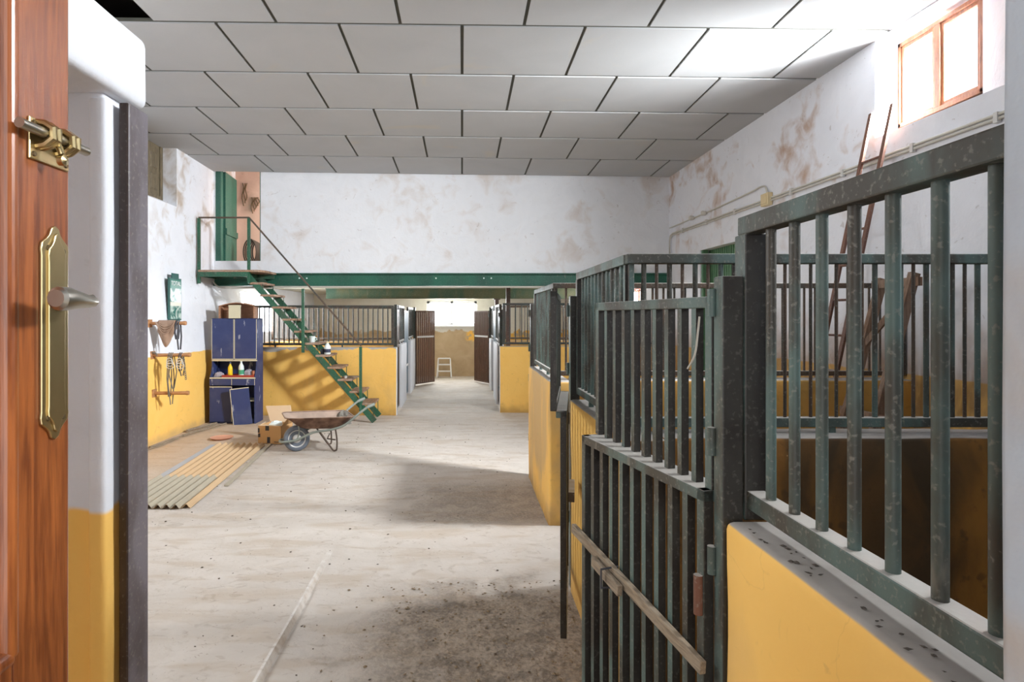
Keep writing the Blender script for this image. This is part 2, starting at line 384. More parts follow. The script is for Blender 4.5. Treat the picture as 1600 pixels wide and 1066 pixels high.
def axis_pts(lo, hi, r, step):
    a = [lo, lo+r*.4, lo+r]; b = [hi-r, hi-r*.4, hi]; n = max(1, int(round((hi-lo-2*r)/step)))
    return a+[lo+r+(hi-lo-2*r)*i/n for i in range(1, n)]+b
def rough_box(x0, x1, y0, y1, z0, z1, r=.02, step=.12, jit=.006, mats=None, seed=0):
    """plastered masonry block with rounded edges; mats = {face direction: slot}"""
    mats = mats or {}; ax = [axis_pts(x0, x1, r, step), axis_pts(y0, y1, r, step), axis_pts(z0, z1, r, step)]
    mb = MB(); idx = {}
    lo = Vector((x0+r, y0+r, z0+r)); hi = Vector((x1-r, y1-r, z1-r))
    def vert(i, j, k):
        if (i, j, k) in idx: return idx[(i, j, k)]
        p = Vector((ax[0][i], ax[1][j], ax[2][k])); q = Vector([min(max(p[a], lo[a]), hi[a]) for a in range(3)])
        d = p-q
        if d.length > 1e-9: p = q+d.normalized()*r
        nv = mnoise.noise_vector(p*3.1+Vector((seed, 0, 0)))+mnoise.noise_vector(p*9)*.4
        p = p+nv*jit; idx[(i, j, k)] = len(mb.v); mb.v.append(tuple(p)); return idx[(i, j, k)]
    n = [len(a) for a in ax]
    for d, (a, b, c) in (('x', (1, 2, 0)), ('y', (0, 2, 1)), ('z', (0, 1, 2))):
        for side in (0, 1):
            key = ('-' if side == 0 else '+')+d; fix = 0 if side == 0 else n[c]-1
            for i in range(n[a]-1):
                for j in range(n[b]-1):
                    q = []
                    for u, v in ((i, j), (i+1, j), (i+1, j+1), (i, j+1)):
                        t = [0, 0, 0]; t[a] = u; t[b] = v; t[c] = fix; q.append(vert(*t))
                    mb.f.append(q); mb.mi.append(mats.get(key, 0))
    return mb
_bars = {}
def bar_mesh(length, size, square, mat):
    k = (round(length, 4), size, square, mat)
    if k not in _bars:
        mb = MB()
        if square:
            mb.box(-size/2, size/2, -size/2, size/2, 0, length)
            if mat == 'steel': mb.mi = [1, 1, 0, 0, 0, 0]
        else: mb.cyl((0, 0, 0), (0, 0, length), size/2, n=12)
        o = mk('bar', mb, [mat, 'grime'] if square and mat == 'steel' else mat, smooth=not square); me = o.data; bpy.data.objects.remove(o); _bars[k] = me
    return _bars[k]

# ------------------------------------------------------------------ the setting
# floor: a trodden height field with the low kerb of the old slab on the left of the aisle
def floor_z(x, y):
    h = .006*mnoise.noise(Vector((x*1.3, y*1.3, 0)))+.003*mnoise.noise(Vector((x*6, y*6, 3)))
    if x > -.9 and y < 4.25:
        t = min(1, max(0, (4.25-y)/.9)); t = t*t*(3-2*t); h -= .035*t
        if x > -.4 and y < 3.7 and x < .62: h += .010*max(0, mnoise.noise(Vector((x*11, y*11, 5))))*min(1, (x+.4)*3)
    return h
mb = MB(); xs = []; x = -4.4
while x < 3.95: xs.append(round(x, 4)); x += .055
xs = sorted(set(xs+[-.905, -.89, -.875])); ys = []; y = -.9
while y < 16.4: ys.append(y); y += .045 if y < 5.5 else (.09 if y < 10 else .3)
mb.v = [(x, y, floor_z(x+.006*mnoise.noise(Vector((0, y*5, 1)))*(1 if abs(x+.89) < .02 else 0), y)) for y in ys for x in xs]
nx = len(xs); mb.f = [(j*nx+i, j*nx+i+1, (j+1)*nx+i+1, (j+1)*nx+i) for j in range(len(ys)-1) for i in range(nx-1)]; mb.mi = [0]*len(mb.f)
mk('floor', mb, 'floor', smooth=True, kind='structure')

def ceil_z(x, y): return EYE+2.29+.018*(9.6-y)-.012*x
mb = MB(); g = .014
for k in range(-6, 5):
    y0 = 4.855+.948*k; y1 = y0+.948; off = 0 if k % 2 == 0 else .505
    for i in range(-6, 6):
        x0 = max(-4.3, off+1.008*i); x1 = min(3.9, off+1.008*(i+1))
        if x1-x0 < .03 or (k == -1 and x1 < -2.3) or (k == -2 and x1 < -1.9): continue
        for mi, e, dz, th in ((0, g, 0, .012), (1, 0, .012, .02)):
            mb.cur = mi; vs = []
            for x, y in ((x0+e, y0+e*1.5), (x1-e, y0+e*1.5), (x1-e, y1-e*1.5), (x0+e, y1-e*1.5)):
                z = ceil_z(x, y)+dz; vs += [(x, y, z), (x, y, z+th)]
            mb.add(vs, [(0, 6, 4, 2), (1, 3, 5, 7), (0, 2, 3, 1), (2, 4, 5, 3), (4, 6, 7, 5), (6, 0, 1, 7)])
mk('ceiling', mb, ['ceiling', 'gap'], kind='structure')
mk('roof', MB().box(-4.6, 4.3, -.95, 16.6, 4.72, 4.82), 'roof', kind='structure')

# left wall, leaning in towards its foot, with the shuttered opening and the back window
PROF = [(0, -3.86), (1.1, -3.9), (2.2, -4.0), (4.75, -4.0)]
def lx(z):
    for (a, xa), (b, xb) in zip(PROF, PROF[1:]):
        if z <= b: return xa+(xb-xa)*(z-a)/(b-a)
    return PROF[-1][1]
mb = MB()
def lseg(y0, y1, z0, z1):
    zs = [z0]+[p[0] for p in PROF if z0 < p[0] < z1]+[z1]
    poly = [(lx(z), z) for z in zs]+[(-4.5, z1), (-4.5, z0)]
    mb.prism(poly, lambda p, s: (p[0], (y0, y1)[s], p[1]))
lseg(-.9, 2.2, -.05, 4.75); lseg(2.2, 4.2, -.05, 2.5); lseg(2.2, 4.2, 3.7, 4.75); lseg(4.2, 7.1, -.05, 4.75); lseg(7.1, 8.34, -.05, 3.14); lseg(8.34, 10.7, -.05, 4.75)  # the gap nearest the door is an unseen opening, added for light
lseg(10.7, 12.3, -.05, 1.3); lseg(10.7, 12.3, 2.05, 4.75); lseg(12.3, 16.5, -.05, 4.75)
mb.prism([(-4.0, 3.13), (-4.22, 3.24), (-4.22, 3.13)], lambda p, s: (p[0], (7.1, 8.34)[s], p[1]))
mb.box(-4.5, -4.25, 7.1, 8.34, 3.1, 4.75)
mk('wall_left', mb, 'wall_left', kind='structure')
# right wall, a touch out of square
def rx(y): return 3.34+(9.6-y)*.033
mb = MB()
def rseg(y0, y1, z0, z1, d=0.0):
    mb.prism([(rx(y0)+d, y0), (rx(y1)+d, y1), (4.2, y1), (4.2, y0)], lambda p, s: (p[0], p[1], (z0, z1)[s]))
rseg(-.9, 1.2, -.05, 4.75); rseg(1.2, 2.3, -.05, 3.11); rseg(1.2, 2.3, 3.9, 4.75); rseg(2.3, 3.86, -.05, 4.75)
rseg(3.86, 5.03, -.05, 3.11); rseg(3.86, 5.03, 3.93, 4.75); rseg(5.03, 7.1, -.05, 4.75)
rseg(7.1, 8.45, 2.54, 4.75); rseg(8.45, 11.0, -.05, 4.75); rseg(11.0, 12.2, -.05, 1.8); rseg(11.0, 12.2, 2.16, 4.75); rseg(12.2, 16.5, -.05, 4.75)
for a, b in ((3.86, 5.03), (1.2, 2.3)):   # sloping sills
    mb.prism([(rx(a), 3.1), (rx(a)+.2, 3.2), (rx(a)+.2, 3.1)], lambda p, s: (p[0], (a, b)[s], p[1]))
mk('wall_right', mb, 'wall_right', kind='structure')
# upper back wall over the steel beam, with the loft doorway
mb = MB()
mb.box(-4.02, -3.985, 9.6, 9.8, 2.2, 4.75); mb.box(-3.25, 3.36, 9.6, 9.8, 2.28, 4.75); mb.box(-3.985, -3.25, 9.6, 9.8, 2.28, 2.5)
mk('wall_back', mb, 'wall_back', kind='structure')
mk('mezzanine_slab', MB().box(-4.02, 3.36, 9.75, 16.4, 2.2, 2.42), 'mezz', kind='structure')
mb = MB(); mb.box(-4.02, -2.0, 10.5, 10.6, 2.4, 4.75); mb.box(-2.1, -2.0, 9.8, 10.5, 2.4, 4.75)
mk('wall_loft', mb, 'peach', kind='structure')
# far wall with its window opening
mb = MB(); fa, fb, fz0, fz1 = -.95, .40, 1.37, 2.02
mb.box(-4.1, fa, 16, 16.25, -.05, 2.3); mb.box(fb, 3.4, 16, 16.25, -.05, 2.3); mb.box(fa, fb, 16, 16.25, -.05, fz0); mb.box(fa, fb, 16, 16.25, fz1, 2.3)
mk('wall_far', mb, 'wall_far', kind='structure')
# the wall the photograph is taken through, behind and beside the lens
mb = MB(); mb.box(-4.1, -.52, -.75, -.5, -.05, 4.75); mb.box(.62, 4.0, -.75, -.5, -.05, 4.75); mb.box(-.52, .62, -.75, -.5, 2.75, 4.75)
mk('wall_front', mb, 'wall_near', kind='structure')
mk('threshold', MB().box(-.85, .6, -.75, .95, -.06, .5), 'floor', kind='structure')
mk('wall_pillar_right', rough_box(.604, 3.62, .42, .67, -.05, 4.7, .012, .25, .004), 'wall_pillar', smooth=True, kind='structure')
# jamb with its lintel on the left
mb = MB()
def rr(x0, x1, y0, y1, z0, z1, r=.02, s=0):
    b = rough_box(x0, x1, y0, y1, z0, z1, r, .12, .003, seed=s); mb.add(b.v, b.f)
rr(-1.28, -.866, -.5, 1.645, 2.165, 2.36, .025)
rr(-1.28, -.905, 1.50, 1.645, -.05, 2.17, .01)
rr(-.935, -.890, 1.485, 1.530, -.05, 2.15, .012, 4)
mk('wall_jamb_left', mb, 'wall_near', smooth=True, kind='structure')
t = thing('door_post', 'dark bronze steel post against the white and yellow door jamb', 'post', (-.855, 1.6, 0))
mb = MB(); mb.box(-.888, -.861, 1.537, 1.636, -.04, 2.155); mb.mi = [0, 0, 1, 0, 0, 0]; mk('post_tube', mb, ['post_bronze', 'post_side'], t, bevel=.006)
mk('base_plate', MB().box(-.889, -.84, 1.53, 1.642, -.05, .012), 'post_bronze', t)

# windows of the setting --------------------------------------------------
def win_x(name, X, y0, y1, z0, z1, dirx, mat, fw=.045, mull=.06):
    w_ = empty_struct(name, (X, (y0+y1)/2, z0))
    mb = MB(); d0, d1 = X, X+.07*dirx; a, b = min(d0, d1), max(d0, d1)
    mb.box(a, b, y0, y0+fw, z0, z1); mb.box(a, b, y1-fw, y1, z0, z1); mb.box(a, b, y0, y1, z0, z0+fw); mb.box(a, b, y0, y1, z1-fw, z1)
    mk('window_frame', mb, mat, w_, bevel=.004)
    ym = (y0+y1)/2; mk('mullion', MB().box(a, b, ym-mull/2, ym+mull/2, z0+fw, z1-fw), mat, w_, bevel=.004)
    for s, e in ((y0+fw, ym-mull/2), (ym+mull/2, y1-fw)):
        mb = MB(); f = .028; c0, c1 = X+.012*dirx, X+.052*dirx; c, d = min(c0, c1), max(c0, c1)
        mb.box(c, d, s, s+f, z0+fw, z1-fw); mb.box(c, d, e-f, e, z0+fw, z1-fw); mb.box(c, d, s+f, e-f, z0+fw, z0+fw+f); mb.box(c, d, s+f, e-f, z1-fw-f, z1-fw)
        sa = mk('sash', mb, mat, w_, bevel=.003)
        mk('pane', MB().box(X+.030*dirx-.002, X+.030*dirx+.002, s+f, e-f, z0+fw+f, z1-fw-f), 'glass', sa)
    return w_
win_x('window_1', rx(4.5)+.17, 4.2, 5.03, 3.19, 3.9, 1, 'window_wood', .035)
mk('trim_1', MB().prism([(rx(3.86), 3.86), (rx(3.86)+.145, 4.2), (4.15, 4.2), (4.15, 3.86)], lambda p, s: (p[0], p[1], (3.1, 3.93)[s])), 'jamb', kind='structure')
mk('trim_2', MB().box(rx(5.03)+.004, 4.1, 5.022, 5.034, 3.11, 3.93), 'jamb', kind='structure')
win_x('window_2_added', rx(1.75)+.2, 1.2, 2.3, 3.2, 3.9, 1, 'window_wood')  # unseen window, added to go with the extra daylight
win_x('window_3', -4.18, 10.7, 12.3, 1.3, 2.05, -1, 'white_paint')
win_x('window_4', rx(11.6)+.16, 11.0, 12.2, 1.8, 2.16, 1, 'window_wood')
w5 = empty_struct('window_5', ((fa+fb)/2, 16.1, fz0)); mb = MB()
for x0, x1, z0, z1 in ((fa, fa+.07, fz0, fz1), (fb-.07, fb, fz0, fz1), (fa, fb, fz0, fz0+.06), (fa, fb, fz1-.06, fz1), (-.30, -.25, fz0, fz1)):
    mb.box(x0, x1, 16.05, 16.11, z0, z1)
mk('window_frame', mb, 'white_paint', w5)
for x0, x1 in ((fa+.07, -.30), (-.25, fb-.07)): mk('pane', MB().box(x0, x1, 16.078, 16.082, fz0+.06, fz1-.06), 'glass', w5)
mk('window_sill', MB().box(fa-.06, fb+.06, 15.93, 16.05, fz0-.05, fz0), 'white_paint', w5, bevel=.006)
# shuttered opening high on the left wall
w6 = empty_struct('window_6', (-4.2, 7.75, 3.2)); mb = MB()
mb.box(-4.24, -4.19, 8.27, 8.34, 3.22, 4.0); mb.box(-4.24, -4.19, 7.1, 7.17, 3.22, 4.0); mb.box(-4.24, -4.19, 7.17, 8.27, 3.22, 3.27)
mk('window_frame', mb, 'shutter', w6, bevel=.005)
for y0, y1 in ((7.17, 7.72), (7.72, 8.27)):
    mb = MB(); mb.box(-4.235, -4.205, y0+.005, y1-.005, 3.27, 4.0)
    for z0, z1 in ((3.33, 3.56), (3.62, 3.85)):
        for a in (y0+.07, y0+.30):
            mb.prism([(a, z0), (a+.18, z0), (a+.18, z1), (a, z1)], lambda p, s: (-4.206+.016*s, p[0]+(0 if not s else (.02 if p[0] == a else -.02)), p[1]+(0 if not s else (.02 if p[1] == z0 else -.02))))
    mk('shutter', mb, 'shutter', w6)
# green roller door in the right wall
d2 = empty_struct('door_2', (rx(7.8)+.12, 7.78, 0)); mb = MB(); y = 7.12
pts = []
while y < 8.44:
    mb.box(rx(7.8)+.11, rx(7.8)+.14, y, y+.045, 0, 2.54); mb.box(rx(7.8)+.13, rx(7.8)+.15, y+.045, y+.065, 0, 2.54); y += .065
mk('door_leaf', mb, 'roller', d2)
mb = MB(); mb.box(rx(7.1)+.02, rx(7.1)+.09, 7.1, 7.16, 0, 2.54); mb.box(rx(8.45)+.02, rx(8.45)+.09, 8.39, 8.45, 0, 2.54); mk('door_frame', mb, 'roller', d2)
# loft doorway
d3 = empty_struct('door_3', (-3.98, 9.7, 2.5)); mb = MB()
mb.box(-3.985, -3.90, 9.62, 9.72, 2.5, 3.98); mb.box(-3.262, -3.25, 9.6, 9.7, 2.5, 3.98); mk('door_frame', mb, 'door_green', d3)
mb = MB(); mb.bar((-3.89, 9.74, 3.24), (-3.935, 10.34, 3.24), .04, 1.46); mb.bar((-3.87, 9.74, 3.0), (-3.915, 10.34, 3.0), .045, .1); mk('door_leaf', mb, 'door_green', d3)
# beams and columns
def ibeam(name, x0, x1, y, z0, z1, mat, fl=.14):
    mb = MB(); mb.box(x0, x1, y-.012, y+.012, z0, z1); mb.box(x0, x1, y-fl/2, y+fl/2, z0, z0+.018); mb.box(x0, x1, y-fl/2, y+fl/2, z1-.018, z1)
    return mk(name, mb, mat)
b1 = tag(ibeam('steel_beam', -3.99, 3.33, 9.60, 2.095, 2.30, 'beam_green', .12), 'bright green steel beam spanning the room under the white upper wall', 'beam')
mb = MB()
for x in (-2.62, -2.5, 0.35, .47, -.42): mb.lathe([(.012, 0), (.012, .012)], (x, 9.575, 2.22), 8, 'y')
mk('bolt', mb, 'white_plastic', b1)
tag(ibeam('steel_beam', -2.9, 3.25, 12.7, 1.985, 2.2, 'beam_dark', .14), 'darker olive green steel beam behind and below the bright green one', 'beam')
tag(mk('conduit', MB().cyl((-3.9, 9.52, 2.075), (3.3, 9.52, 2.075), .014), 'pipe', smooth=True), 'pale pipe running along the underside of the bright green beam', 'pipe')
t = thing('steel_column', 'thin brown steel column standing in the right back stalls under the green beam', 'column', (.80, 10.35, 0), 0)
mk('shaft', MB().box(.765, .835, 10.31, 10.39, 0, 2.17), 'column', t); mk('cap_plate', MB().box(.73, .87, 10.27, 10.43, 2.17, 2.2), 'column', t)
t = thing('steel_column', 'more distant thin brown column under the olive green beam', 'column', (.74, 12.7, 0), 0)
mk('shaft', MB().box(.70, .78, 12.66, 12.74, 0, 1.96), 'column', t); mk('cap_plate', MB().box(.67, .81, 12.63, 12.77, 1.96, 1.985), 'column', t)

# stall walls -------------------------------------------------------------
def swall(name, b, mats): return mk(name, b, mats, smooth=True, kind='structure')
WT = 1.105
swall('wall_stall_near', rough_box(.64, .83, .665, 1.455, -.08, WT, .02, .09, .005, {'+x': 1}), ['stall', 'stain'])
swall('wall_stall_middle', rough_box(.645, .83, 2.40, 3.56, -.08, WT, .02, .09, .005, {'+x': 1, '-y': 1}), ['stall', 'stain'])
swall('wall_stall_third', rough_box(.665, .85, 4.55, 5.95, -.05, WT, .02, .09, .005, {'+x': 1}), ['stall_rubbed', 'stain'])
swall('wall_partition_near', rough_box(.82, 3.56, 2.42, 2.62, -.05, WT+.005, .02, .12, .006, {'+y': 1}), ['stain', 'stain_mid'])
swall('wall_partition_middle', rough_box(.84, 3.5, 4.6, 4.8, -.05, WT+.005, .02, .12, .006), ['stain_mid'])
swall('wall_block_left', rough_box(-3.9, -1.06, 9.62, 9.76, -.05, WT, .015, .12, .005, {'+x': 1}), ['stall_worn', 'white_stall'])
swall('wall_block_right', rough_box(.63, 3.33, 9.92, 10.08, -.05, WT, .015, .12, .005, {'-x': 1}), ['stall', 'white_stall'])
swall('wall_aisle_left', rough_box(-1.2, -1.07, 10.5, 11.5, -.05, WT, .015, .14, .005), ['white_stall'])
swall('wall_aisle_left_far', rough_box(-1.2, -1.07, 12.4, 13.65, -.05, WT, .015, .14, .005), ['white_stall'])
swall('wall_aisle_right', rough_box(.63, .76, 10.85, 12.0, -.05, WT, .015, .14, .005), ['white_stall'])
swall('wall_aisle_right_far', rough_box(.63, .76, 12.9, 13.9, -.05, WT, .015, .14, .005), ['white_stall'])
swall('wall_partition_back_left', rough_box(-3.88, -1.2, 12.0, 12.14, -.05, WT, .015, .2, .005), ['stain_mid'])
swall('wall_partition_back_right', rough_box(.77, 3.25, 12.3, 12.44, -.05, WT, .015, .2, .005), ['stain_mid'])

# stall grilles: rails, end posts and every bar its own part ------------------
def grille(label, p0, p1, zb, zt, pitch, bar, mat, rail=.042, square=False, thin=None, posts=(1, 1), foot=(0, 0), feet=(.3, .7), group='bar grilles on the stall walls'):
    (x0, y0), (x1, y1) = p0, p1; L = math.hypot(x1-x0, y1-y0); rz = math.atan2(y1-y0, x1-x0)
    t = thing('stall_grille', label, 'grille', (x0, y0, zb), rz, group); H = zt-zb; r = rail
    mk('top_rail', MB().box(-r/2, L+r/2, -r/2, r/2, H-r, H), mat, t, False, bevel=.004)
    mk('bottom_rail', MB().box(0, L, -r/2, r/2, 0, r*.95), mat, t, False, bevel=.004)
    for k, (px, on) in enumerate(((0, posts[0]), (L, posts[1]))):
        if on:
            mb = MB().box(px-r*.55*on, px+r*.55*on, -r*.55*on, r*.55*on, -foot[k], H-r)
            if mat == 'steel': mb.mi = [1, 1, 0, 0, 0, 0]
            mk('post', mb, [mat, 'grime'], t, False, bevel=.004)
    n = max(1, int(round(L/pitch)))-1; step = L/(n+1)
    for i in range(1, n+1):
        b = bar if not thin or i % 2 else thin
        me = bar_mesh(H-2*r+.01, b, square, mat if not thin or i % 2 else 'steel_brown')
        inst('bar', me, t, (i*step, 0, r-.005))
    for fx in feet:                    # short feet that carry the panel on the wall
        mk('foot', MB().box(L*fx-.012, L*fx+.012, -.012, .012, -(zb-WT)-.004, .002), mat, t, False)
    return t
ZB, ZT = 1.135, 1.865
grille('large bar panel on the nearest yellow wall, beside the pale pillar', (.72, 1.485), (.72, .70), 1.13, 1.85, .098, .023, 'steel', .046, posts=(1.1, .5), foot=(.03, .02), feet=())
grille('long bar panel across the back of the nearest stall', (.715, 2.52), (3.54, 2.52), ZB, ZT, .054, .021, 'steel', .042, thin=.014, posts=(.5, 1))
grille('bar panel facing the aisle on the second yellow wall behind the gate', (.71, 2.56), (.71, 3.58), ZB, ZT, .082, .02, 'steel', .042, posts=(.6, 1))
grille('bar panel between second and third stalls, under the brown ladder', (.735, 4.7), (3.47, 4.7), ZB, ZT, .085, .018, 'steel_brown', .04, posts=(.5, 1))
grille('bar panel facing the aisle on the third, shortest-looking yellow wall', (.735, 4.74), (.735, 5.9), ZB, ZT, .085, .018, 'steel', .04)
grille('bar panel on the back right yellow wall, in front of the column', (.70, 10.0), (3.30, 10.0), ZB, 1.83, .1, .018, 'steel_far', .04)
grille('long bar panel on the yellow wall behind the green staircase', (-3.86, 9.69), (-1.13, 9.69), ZB, 1.785, .08, .022, 'steel_far', .04)
grille('bar panel on the first white wall of the left aisle side', (-1.135, 10.5), (-1.135, 11.5), ZB, 1.80, .1, .018, 'steel_far', .04)
grille('bar panel on the second white wall of the left aisle side', (-1.135, 12.4), (-1.135, 13.62), ZB, 1.80, .1, .018, 'steel_far', .04)
grille('bar panel on the first white wall of the right aisle side', (.695, 10.87), (.695, 12.0), ZB, 1.83, .1, .018, 'steel_far', .04)
grille('bar panel on the second white wall of the right aisle side', (.695, 12.9), (.695, 13.88), ZB, 1.83, .1, .018, 'steel_far', .04)
grille('bar panel dividing the left back stalls, seen through the panel behind the staircase', (-3.84, 12.07), (-1.2, 12.07), ZB, 1.80, .1, .018, 'steel_brown', .04)
grille('bar panel dividing the right back stalls behind the column', (.8, 12.37), (3.22, 12.37), ZB, 1.83, .1, .018, 'steel_brown', .04)

# gate posts ---------------------------------------------------------------
def gpost(label, x, y, s, top, mat='steel'):
    t = thing('gate_post', label, 'post', (x, y, 0), 0, 'posts that carry the stall gates')
    mb = MB().box(-s/2, s/2, -s/2, s/2, -.06, top)
    if mat == 'steel': mb.mi = [0, 1, 1, 0, 0, 0]
    mk('post_tube', mb, [mat, 'grime'], t, False, bevel=.004)
    for z in (.35, .95, 1.25, 1.6):
        mk('hinge', MB().cyl((-s/2-.006, s/2-.004, z), (-s/2-.006, s/2-.004, z+.07), .011, n=10), mat, t, False, smooth=True)
    return t
gpost('thick green post at the end of the nearest yellow wall, carrying the nearest gate', .663, 1.483, .052, 1.70)
gpost('dark post at the far end of the second yellow wall', .678, 3.60, .056, 1.725)
gpost('dark post at the far end of the third yellow wall', .715, 5.98, .06, 1.73)
gpost('dark post at the corner of the back left yellow wall by the aisle', -1.09, 9.80, .05, 1.80, 'steel_far')
gpost('dark post at the corner of the back right yellow wall by the aisle', .66, 10.12, .05, 1.72, 'steel_far')
gpost('dark post at the far end of the left aisle, carrying the swung-out brown gate', -1.10, 13.72, .05, 1.82, 'steel_far')
gpost('dark post at the far end of the right aisle, carrying the swung-in brown gate', .66, 13.95, .05, 1.82, 'steel_far')

def leaf(label, hx, hy, ang, L, z0, z1, nb, mat, bar=.02, ledge=.0, square=True, mid=None, midmat=None, foot_rail=True):
    """gate leaf hinged at (hx, hy), running along +x of its own axes at angle ang"""
    t = thing('stable_gate', label, 'gate', (hx, hy, z0), ang, 'stable gate leaves'); H = z1-z0; s = .03
    for a in (0, L-s):
        mb = MB().box(a, a+s, -s/2, s/2, 0, H)
        if mat == 'steel': mb.mi = [1, 1, 0, 0, 0, 0]
        mk('stile', mb, [mat, 'grime'], t, False, bevel=.003)
    wd = max(s, ledge)
    mk('top_rail', MB().box(0, L, s/2-wd, s/2, H-s, H) if ang < PI else MB().box(0, L, -s/2, wd-s/2, H-s, H), mat, t, False, bevel=.003)
    if foot_rail: mk('bottom_rail', MB().box(s, L-s, -s/2, s/2, 0, s), mat, t, False, bevel=.003)
    spans = [(s if foot_rail else 0, H-s)]
    if mid: mk('middle_rail', MB().box(s, L-s, -s/2-.004, s/2+.004, mid-z0-s*.7, mid-z0+s*.7), midmat or mat, t, False, bevel=.003); spans = [(s, mid-z0-s*.7), (mid-z0+s*.7, H-s)]
    for a, b in spans:
        me = bar_mesh(b-a, bar, square, mat)
        for i in range(1, nb+1): inst('bar', me, t, (s/2+(L-s)*i/(nb+1), 0, a))
    return t
def ang(dx, dy): return math.atan2(dy, dx)
# nearest gate: two leaves, each slightly ajar
gl = leaf('lower leaf of the nearest gate, green bars with a wooden bar tied across', .628, 1.515, ang(-.165, .72), .74, .06, 1.157, 9, 'steel', .0235, .085)
leaf('upper leaf of the nearest gate, bars standing over the dusty ledge', .648, 1.515, ang(-.125, .725), .755, 1.1575, 1.652, 9, 'steel', .022, foot_rail=False)
for k, (u0, z0, u1, z1, off, w_) in enumerate(((.78, .735, -.02, .66, .030, .035), (.56, .70, .37, .68, .052, .036))):
    mb = MB(); mb.bar((u0, off, z0), (u1, off, z1), .018, w_); mk('wooden_bar', mb, 'old_wood', gl, False, bevel=.003)
mb = MB(); mb.tube([(.455, .015, .72), (.455, .075, .715), (.455, .075, .655), (.455, .015, .65)], .004, 6, closed=True); mk('wire_tie', mb, 'strap', gl, False)
for z in (.2, .78): mk('hinge', MB().cyl((.012, .022, z), (.012, .022, z+.1), .012, n=10), 'ladder_rust', gl, False, smooth=True)
# second gate: both leaves swung right round into the aisle
g2 = leaf('lower leaf of the second gate, swung edge-on into the aisle', .620, 3.545, ang(-.150, -.785), .79, .10, 1.157, 9, 'steel', .02, .05)
leaf('upper leaf of the second gate, swung edge-on above the open lower leaf', .572, 3.54, ang(-.150, -.785), .79, 1.16, 1.72, 9, 'steel', .022)
mb = MB(); mb.box(.25, .50, .02, .05, .55, .60); mk('latch', mb, 'steel_brown', g2, False)
# back aisle gates
leaf('brown gate swung out at the far end of the left aisle side', -1.07, 13.75, ang(.40, .55), .68, .04, 1.74, 8, 'gate_brown', .03, 0, True, 1.13, 'white_paint')
leaf('brown gate swung in at the far end of the right aisle side', .63, 13.98, ang(-.32, .62), .70, .04, 1.74, 8, 'gate_brown', .03, 0, True, 1.13, 'white_paint')
leaf('bluish closed gate between the two white walls on the left aisle side', -1.135, 11.53, PI/2, .84, .04, 1.72, 8, 'gate_blue', .035, 0, True, .62, 'white_paint')
leaf('bluish closed gate between the two white walls on the right aisle side', .695, 12.03, PI/2, .84, .04, 1.72, 8, 'gate_blue', .035, 0, True, .62, 'white_paint')
leaf('dark closed gate behind the corner of the back left yellow wall', -1.12, 9.84, PI/2, .64, .04, 1.72, 6, 'steel_brown', .03, 0, True, 1.1)
leaf('dark closed gate behind the corner of the back right yellow wall', .67, 10.16, PI/2, .66, .04, 1.70, 6, 'steel_brown', .03, 0, True, 1.1)

# ------------------------------------------------------------------ front door leaf at the left edge
dr = thing('wooden_door', 'open varnished wooden door at the left edge, with brass lock plate', 'door', (-.48, -.12, .5))
mb = MB()
X0, X1 = -.502, -.46
def raised(y0, y1, z0, z1): mb.box(X0, X1, y0, y1, z0, z1)
raised(.611, .698, .5, 2.62); raised(-.12, -.03, .5, 2.62); raised(-.03, .611, .5, .62); raised(-.03, .611, 1.0, 1.25); raised(-.03, .611, 2.5, 2.62)
mk('stile_and_rails', mb, 'wood_door', dr, bevel=.004)
for z0, z1 in ((.62, 1.0), (1.25, 2.5)):
    mb = MB(); mb.box(X0+.012, X1-.014, -.03, .611, z0, z1)
    a, b = -.03, .611
    for ring in ((0, .004, .026, .008), ):
        o_, h0, i_, h1 = ring
        for p, q in (((a+o_, z0+o_), (b-o_, z0+o_)), ((b-o_, z0+o_), (b-o_, z1-o_)), ((b-o_, z1-o_), (a+o_, z1-o_)), ((a+o_, z1-o_), (a+o_, z0+o_))):
            mb.cyl((X1-.008, p[0], p[1]), (X1-.008, q[0], q[1]), .011, n=10)
    mb.box(X1-.016, X1-.006, a+.08, b-.08, z0+.08, z1-.08)
    mk('panel', mb, 'wood_door', dr, bevel=.003)
# lock plate: a long brass shield with pointed lobed ends
yc, z0, z1 = .6685, 1.462, 1.702
half = [(.0, 0), (.006, .003), (.009, .010), (.014, .015), (.021, .020), (.0225, .027), (.0215, .034)]
poly = [(yc+h, z0+d) for h, d in half]+[(yc+h, z1-d) for h, d in half[::-1]]+[(yc-h, z1-d) for h, d in half[1:]]+[(yc-h, z0+d) for h, d in half[:0:-1]]
pl = mk('lock_plate', MB().prism(poly, lambda p, s: (X1+.0035*s, p[0], p[1])), 'brass', dr, bevel=.001)
poly2 = [(yc+(p[0]-yc)*.62, (z0+z1)/2+(p[1]-(z0+z1)/2)*.93) for p in poly]
mk('raised_field', MB().prism(poly2, lambda p, s: (X1+.003+.003*s, p[0], p[1])), 'brass', pl, bevel=.001)
for y, z in ((yc-.012, 1.488), (yc+.012, 1.486), (yc-.012, 1.676), (yc+.012, 1.674)):
    mk('screw', MB().lathe([(.0035, 0), (.003, .002)], (X1+.003, y, z), 10, 'x'), 'screw', pl)
lv = mk('lever_handle', MB().lathe([(.012, .0), (.012, .005), (.007, .008), (.0065, .034), (.007, .040)], (X1+.003, .672, 1.618), 16, 'x').tube(
    [(X1+.040, .681, 1.617), (X1+.042, .674, 1.617), (X1+.042, .664, 1.617), (X1+.042, .648, 1.618), (X1+.041, .630, 1.619), (X1+.040, .619, 1.619), (X1+.040, .615, 1.619)], [.004, .006, .0072, .0095, .0125, .0125, .009], 14), 'lever', dr, smooth=True)
